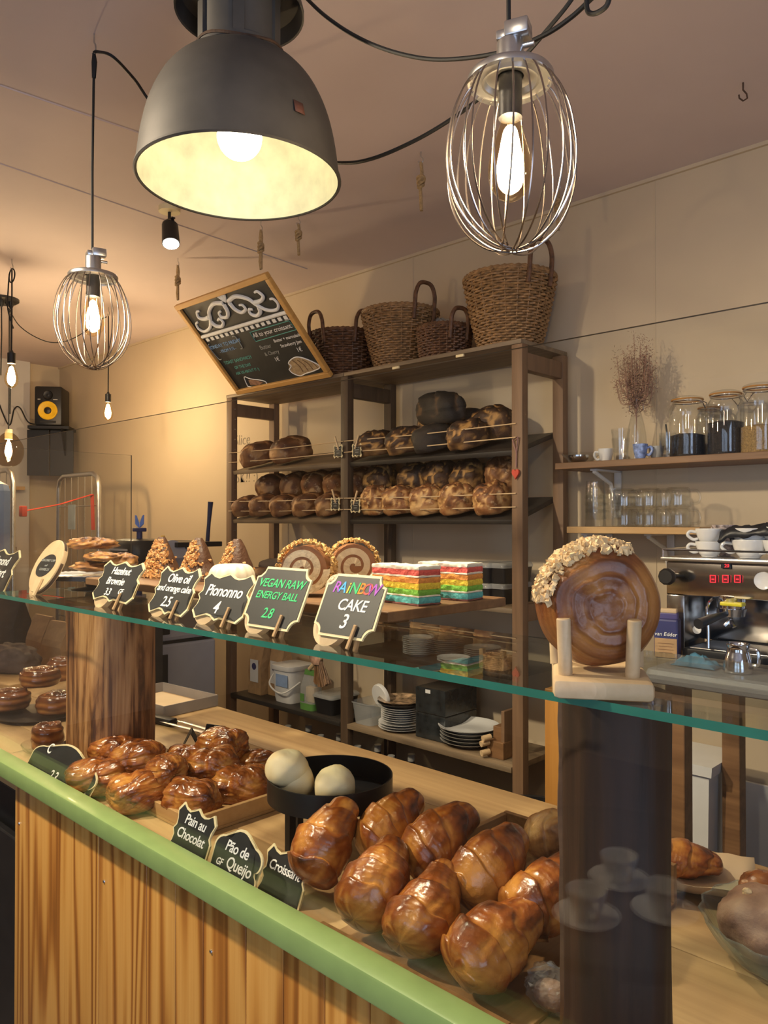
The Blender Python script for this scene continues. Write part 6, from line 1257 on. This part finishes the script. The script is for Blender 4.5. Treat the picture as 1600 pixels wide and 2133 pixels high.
mm = MB(); mm.tube([s0, (s0+s1)/2-V((0, 0, .012)), s1], .014, 6, flat=.25); mm.tube([s1, s1+V((.01, 0, -.16)), s1+V((.015, 0, -.22))], .012, 6, flat=.3); mm.obj('strap', 'red', t, True); mm = MB(); mm.box(s0, (.05, .03, .06), None, .006); mm.obj('buckle', 'red', t, True); bx('blue_plate', (X0+.21, .245, zt_-.27), (.10, .004, .16), plain('blue_grey_plate', (.30, .36, .42), .5), t, 0)
q = at(-6, 1060, Y=1.45); t = thing('blue_cart_load', 'blue tub and green bag loaded at the edge of the picture beside the roll cage', 'tub', (q.x-.19, 1.43, 0)); bx('tall_box', (0, 0, .60), (.34, .34, 1.2), 'black', t); bx('blue_tub', (0.06, -.02, 1.50), (.22, .26, .60), plain('steel_blue', (.12, .19, .36), .5), t, .05); mm = MB(); mm.sphere((.16, -.06, 1.30), (.10, .10, .13), 20, 14, lambda d, th, ph: (1+.3*noise.noise(d*3), .5)); mm.obj('green_bag', plain('green_bag', (.03, .20, .06), .6), t, True)
q0, q1 = at(0, 1020, X=XL+.06), at(40, 1018, X=XL+.06); o = bx('small_wall_shelf', (0, 0, 0), (.12, .5, .025), 'blondwood'); o.location = (XL+.05+.06, q1.y-.25, q1.z); tag(o, 'short pale wooden shelf on the white wall pier', 'shelf')
t = thing('bread_slicer', 'tall lavender-white bread slicing machine behind the counter beside the rack', 'bread slicer', (-3.17, 2.0, 0)); d0, d1 = -.18, .13
q = at(400, 1336, X=-3.17).z
bx('lower_cabinet', (-.26, (d0+d1)/2, q/2), (.52, d1-d0, q), 'appliance', t, .012); bx('upper_housing', (-.26, (d0+d1)/2, q+.012+.11), (.52, d1-d0, .22), 'appliance', t, .02); bx('gap_strip', (-.26, (d0+d1)/2, q+.006), (.50, d1-d0-.01, .012), 'black', t, 0); bx('front_slot', (-.002, d0+.035, q+.11), (.010, .05, .13), 'black', t, .004); bx('control_strip', (-.002, d0+.03, q-.14), (.010, .04, .19), 'black', t, .003)
zt_ = at(450, 1128, X=-3.17).z; bx('hopper', (-.30, .02, (q+.232+zt_-.03)/2), (.40, .22, zt_-.03-q-.232), 'appliance', t, .01); bx('bread_tray', (-.20, .04, zt_-.012), (.40, .25, .024), 'black', t, .003)
mm = MB(); mm.rings([[V((.0+x, -.10+.085*cos(a), zt_-.075+.085*sin(a))) for a in [pi*i/24 for i in range(25)]] for x in (-.36, -.02)]); mm.obj('round_hood', 'appliance', t, True); mm = MB(); mm.cyl((-.1, -.1, zt_+.0), (-.1, -.1, zt_+.03), .010, .010, 14); mm.obj('yellow_knob', 'yellow', t, True); 
q = at(498, 1125, Y=2.15); mm = MB(); mm.tube([(0, 0, -.09), (.012, 0, .0), (.026, 0, .10)], [.010, .009, .013], 10); o = mm.obj('knife_handle', plain('dark_blue_rubber', (.02, .03, .09), .4), None, True); o.location = (-3.17-.03, 2.10, zt_+.092); tag(o, 'dark blue handle standing upright on the bread slicer', 'handle')
q = at(288, 1122, Y=1.634); zk = q.z-.105; t = thing('till_pedestal', 'slim dark pedestal behind the split log', 'pedestal', (q.x, 1.634, 0)); bx('column', (0, 0, zk/2), (.20, .12, zk), 'shelfdark', t); bx('base_plate', (0, 0, .01), (.26, .18, .02), 'shelfdark', t)
q2 = q; k_ = thing('black_scale', 'black rounded machine behind the pyramid cakes', 'machine', (q.x, 1.634, zk+.0005))
mm = MB(); mm.rings([rsq(.105, .08, 0, e=4), rsq(.115, .09, .025, e=4), rsq(.115, .09, .075, e=4), rsq(.10, .075, .098, e=4), rsq(.07, .05, .104, e=4)]); mm.obj('housing', 'black', k_, True); bx('chrome_strip', (0, -.091, .06), (.16, .004, .010), 'chrome', k_, .001)
b_ = thing('butterfly_clip', 'small blue butterfly-shaped holder on the black rounded machine', 'holder', (q2.x+.01, 1.634, zk+.105)); mm = MB(); mm.cyl((0, 0, 0), (0, 0, .03), .012, .012, 14); mm.box((0, 0, .038), (.07, .03, .016), None, .003); mm.obj('base', 'navy', b_, True)
for s in (-1, 1): mm = MB(); mm.prism([(s*.004, .047), (s*.034, .062), (s*.036, .10), (s*.028, .098), (s*.006, .068)], -.002, .002); mm.obj('wing', plain('sky_blue_plastic', (.14, .28, .85), .4) if s < 0 else bpy.data.materials['sky_blue_plastic'], b_)
q = at(65, 1180, X=-5.3); t = thing('wall_cupboard', 'low brown wooden cupboard along the far white wall', 'cupboard', (-5.62, 1.3, 0)); zc_ = at(80, 1138, X=-5.35).z; bx('carcass', (0, 0, zc_/2), (.5, 1.4, zc_-.03), 'brownwood', t); bx('top', (0, 0, zc_-.012), (.54, 1.44, .024), 'brownwood', t)

# ================================================================ guest side: cups whose reflection shows in the glass before the dark log
gt = thing('guest_table', 'small dark guest-side table with coffee cups, seen mirrored in the glass', 'table', (-.82, -.16, 0))
zg = .835; mm = MB(); mm.cyl((0, 0, zg-.025), (0, 0, zg), .38, .38, 48); mm.obj('tabletop', 'shelfdark', gt, True); mm = MB(); mm.cyl((0, 0, .03), (0, 0, zg-.025), .03, .03, 20); mm.obj('pedestal', 'blackmetal', gt, True); mm = MB(); mm.lathe([(.0002, .03), (.20, .012), (.21, 0), (.0002, 0)], 36); mm.obj('foot', 'blackmetal', gt, True)
for (px, py), lb in zip(((1290, 1838), (1222, 1915), (1385, 1905)), ('topmost of the three', 'at the far side of the dark log', 'at the near side of the dark log')):
    P = at(px, py, Z=2*0+zg); n_ = P.y; P = V((P.x, 2*YG-P.y, zg+.0005)); d = P-V((gt.location.x, gt.location.y, P.z))
    if d.length > .3: P = V((gt.location.x, gt.location.y, P.z))+d*(.3/d.length)
    plate(P, .062, 'white saucer mirrored in the glass, '+lb, 'saucers on the guest table', 'porcelain', .010)
    t = thing('coffee_cup', 'white coffee cup mirrored in the glass, '+lb, 'cup', P+V((0, 0, .006)), 0, 'cups on the guest table'); cup(t, .038, .05, 'porcelain', R(40))
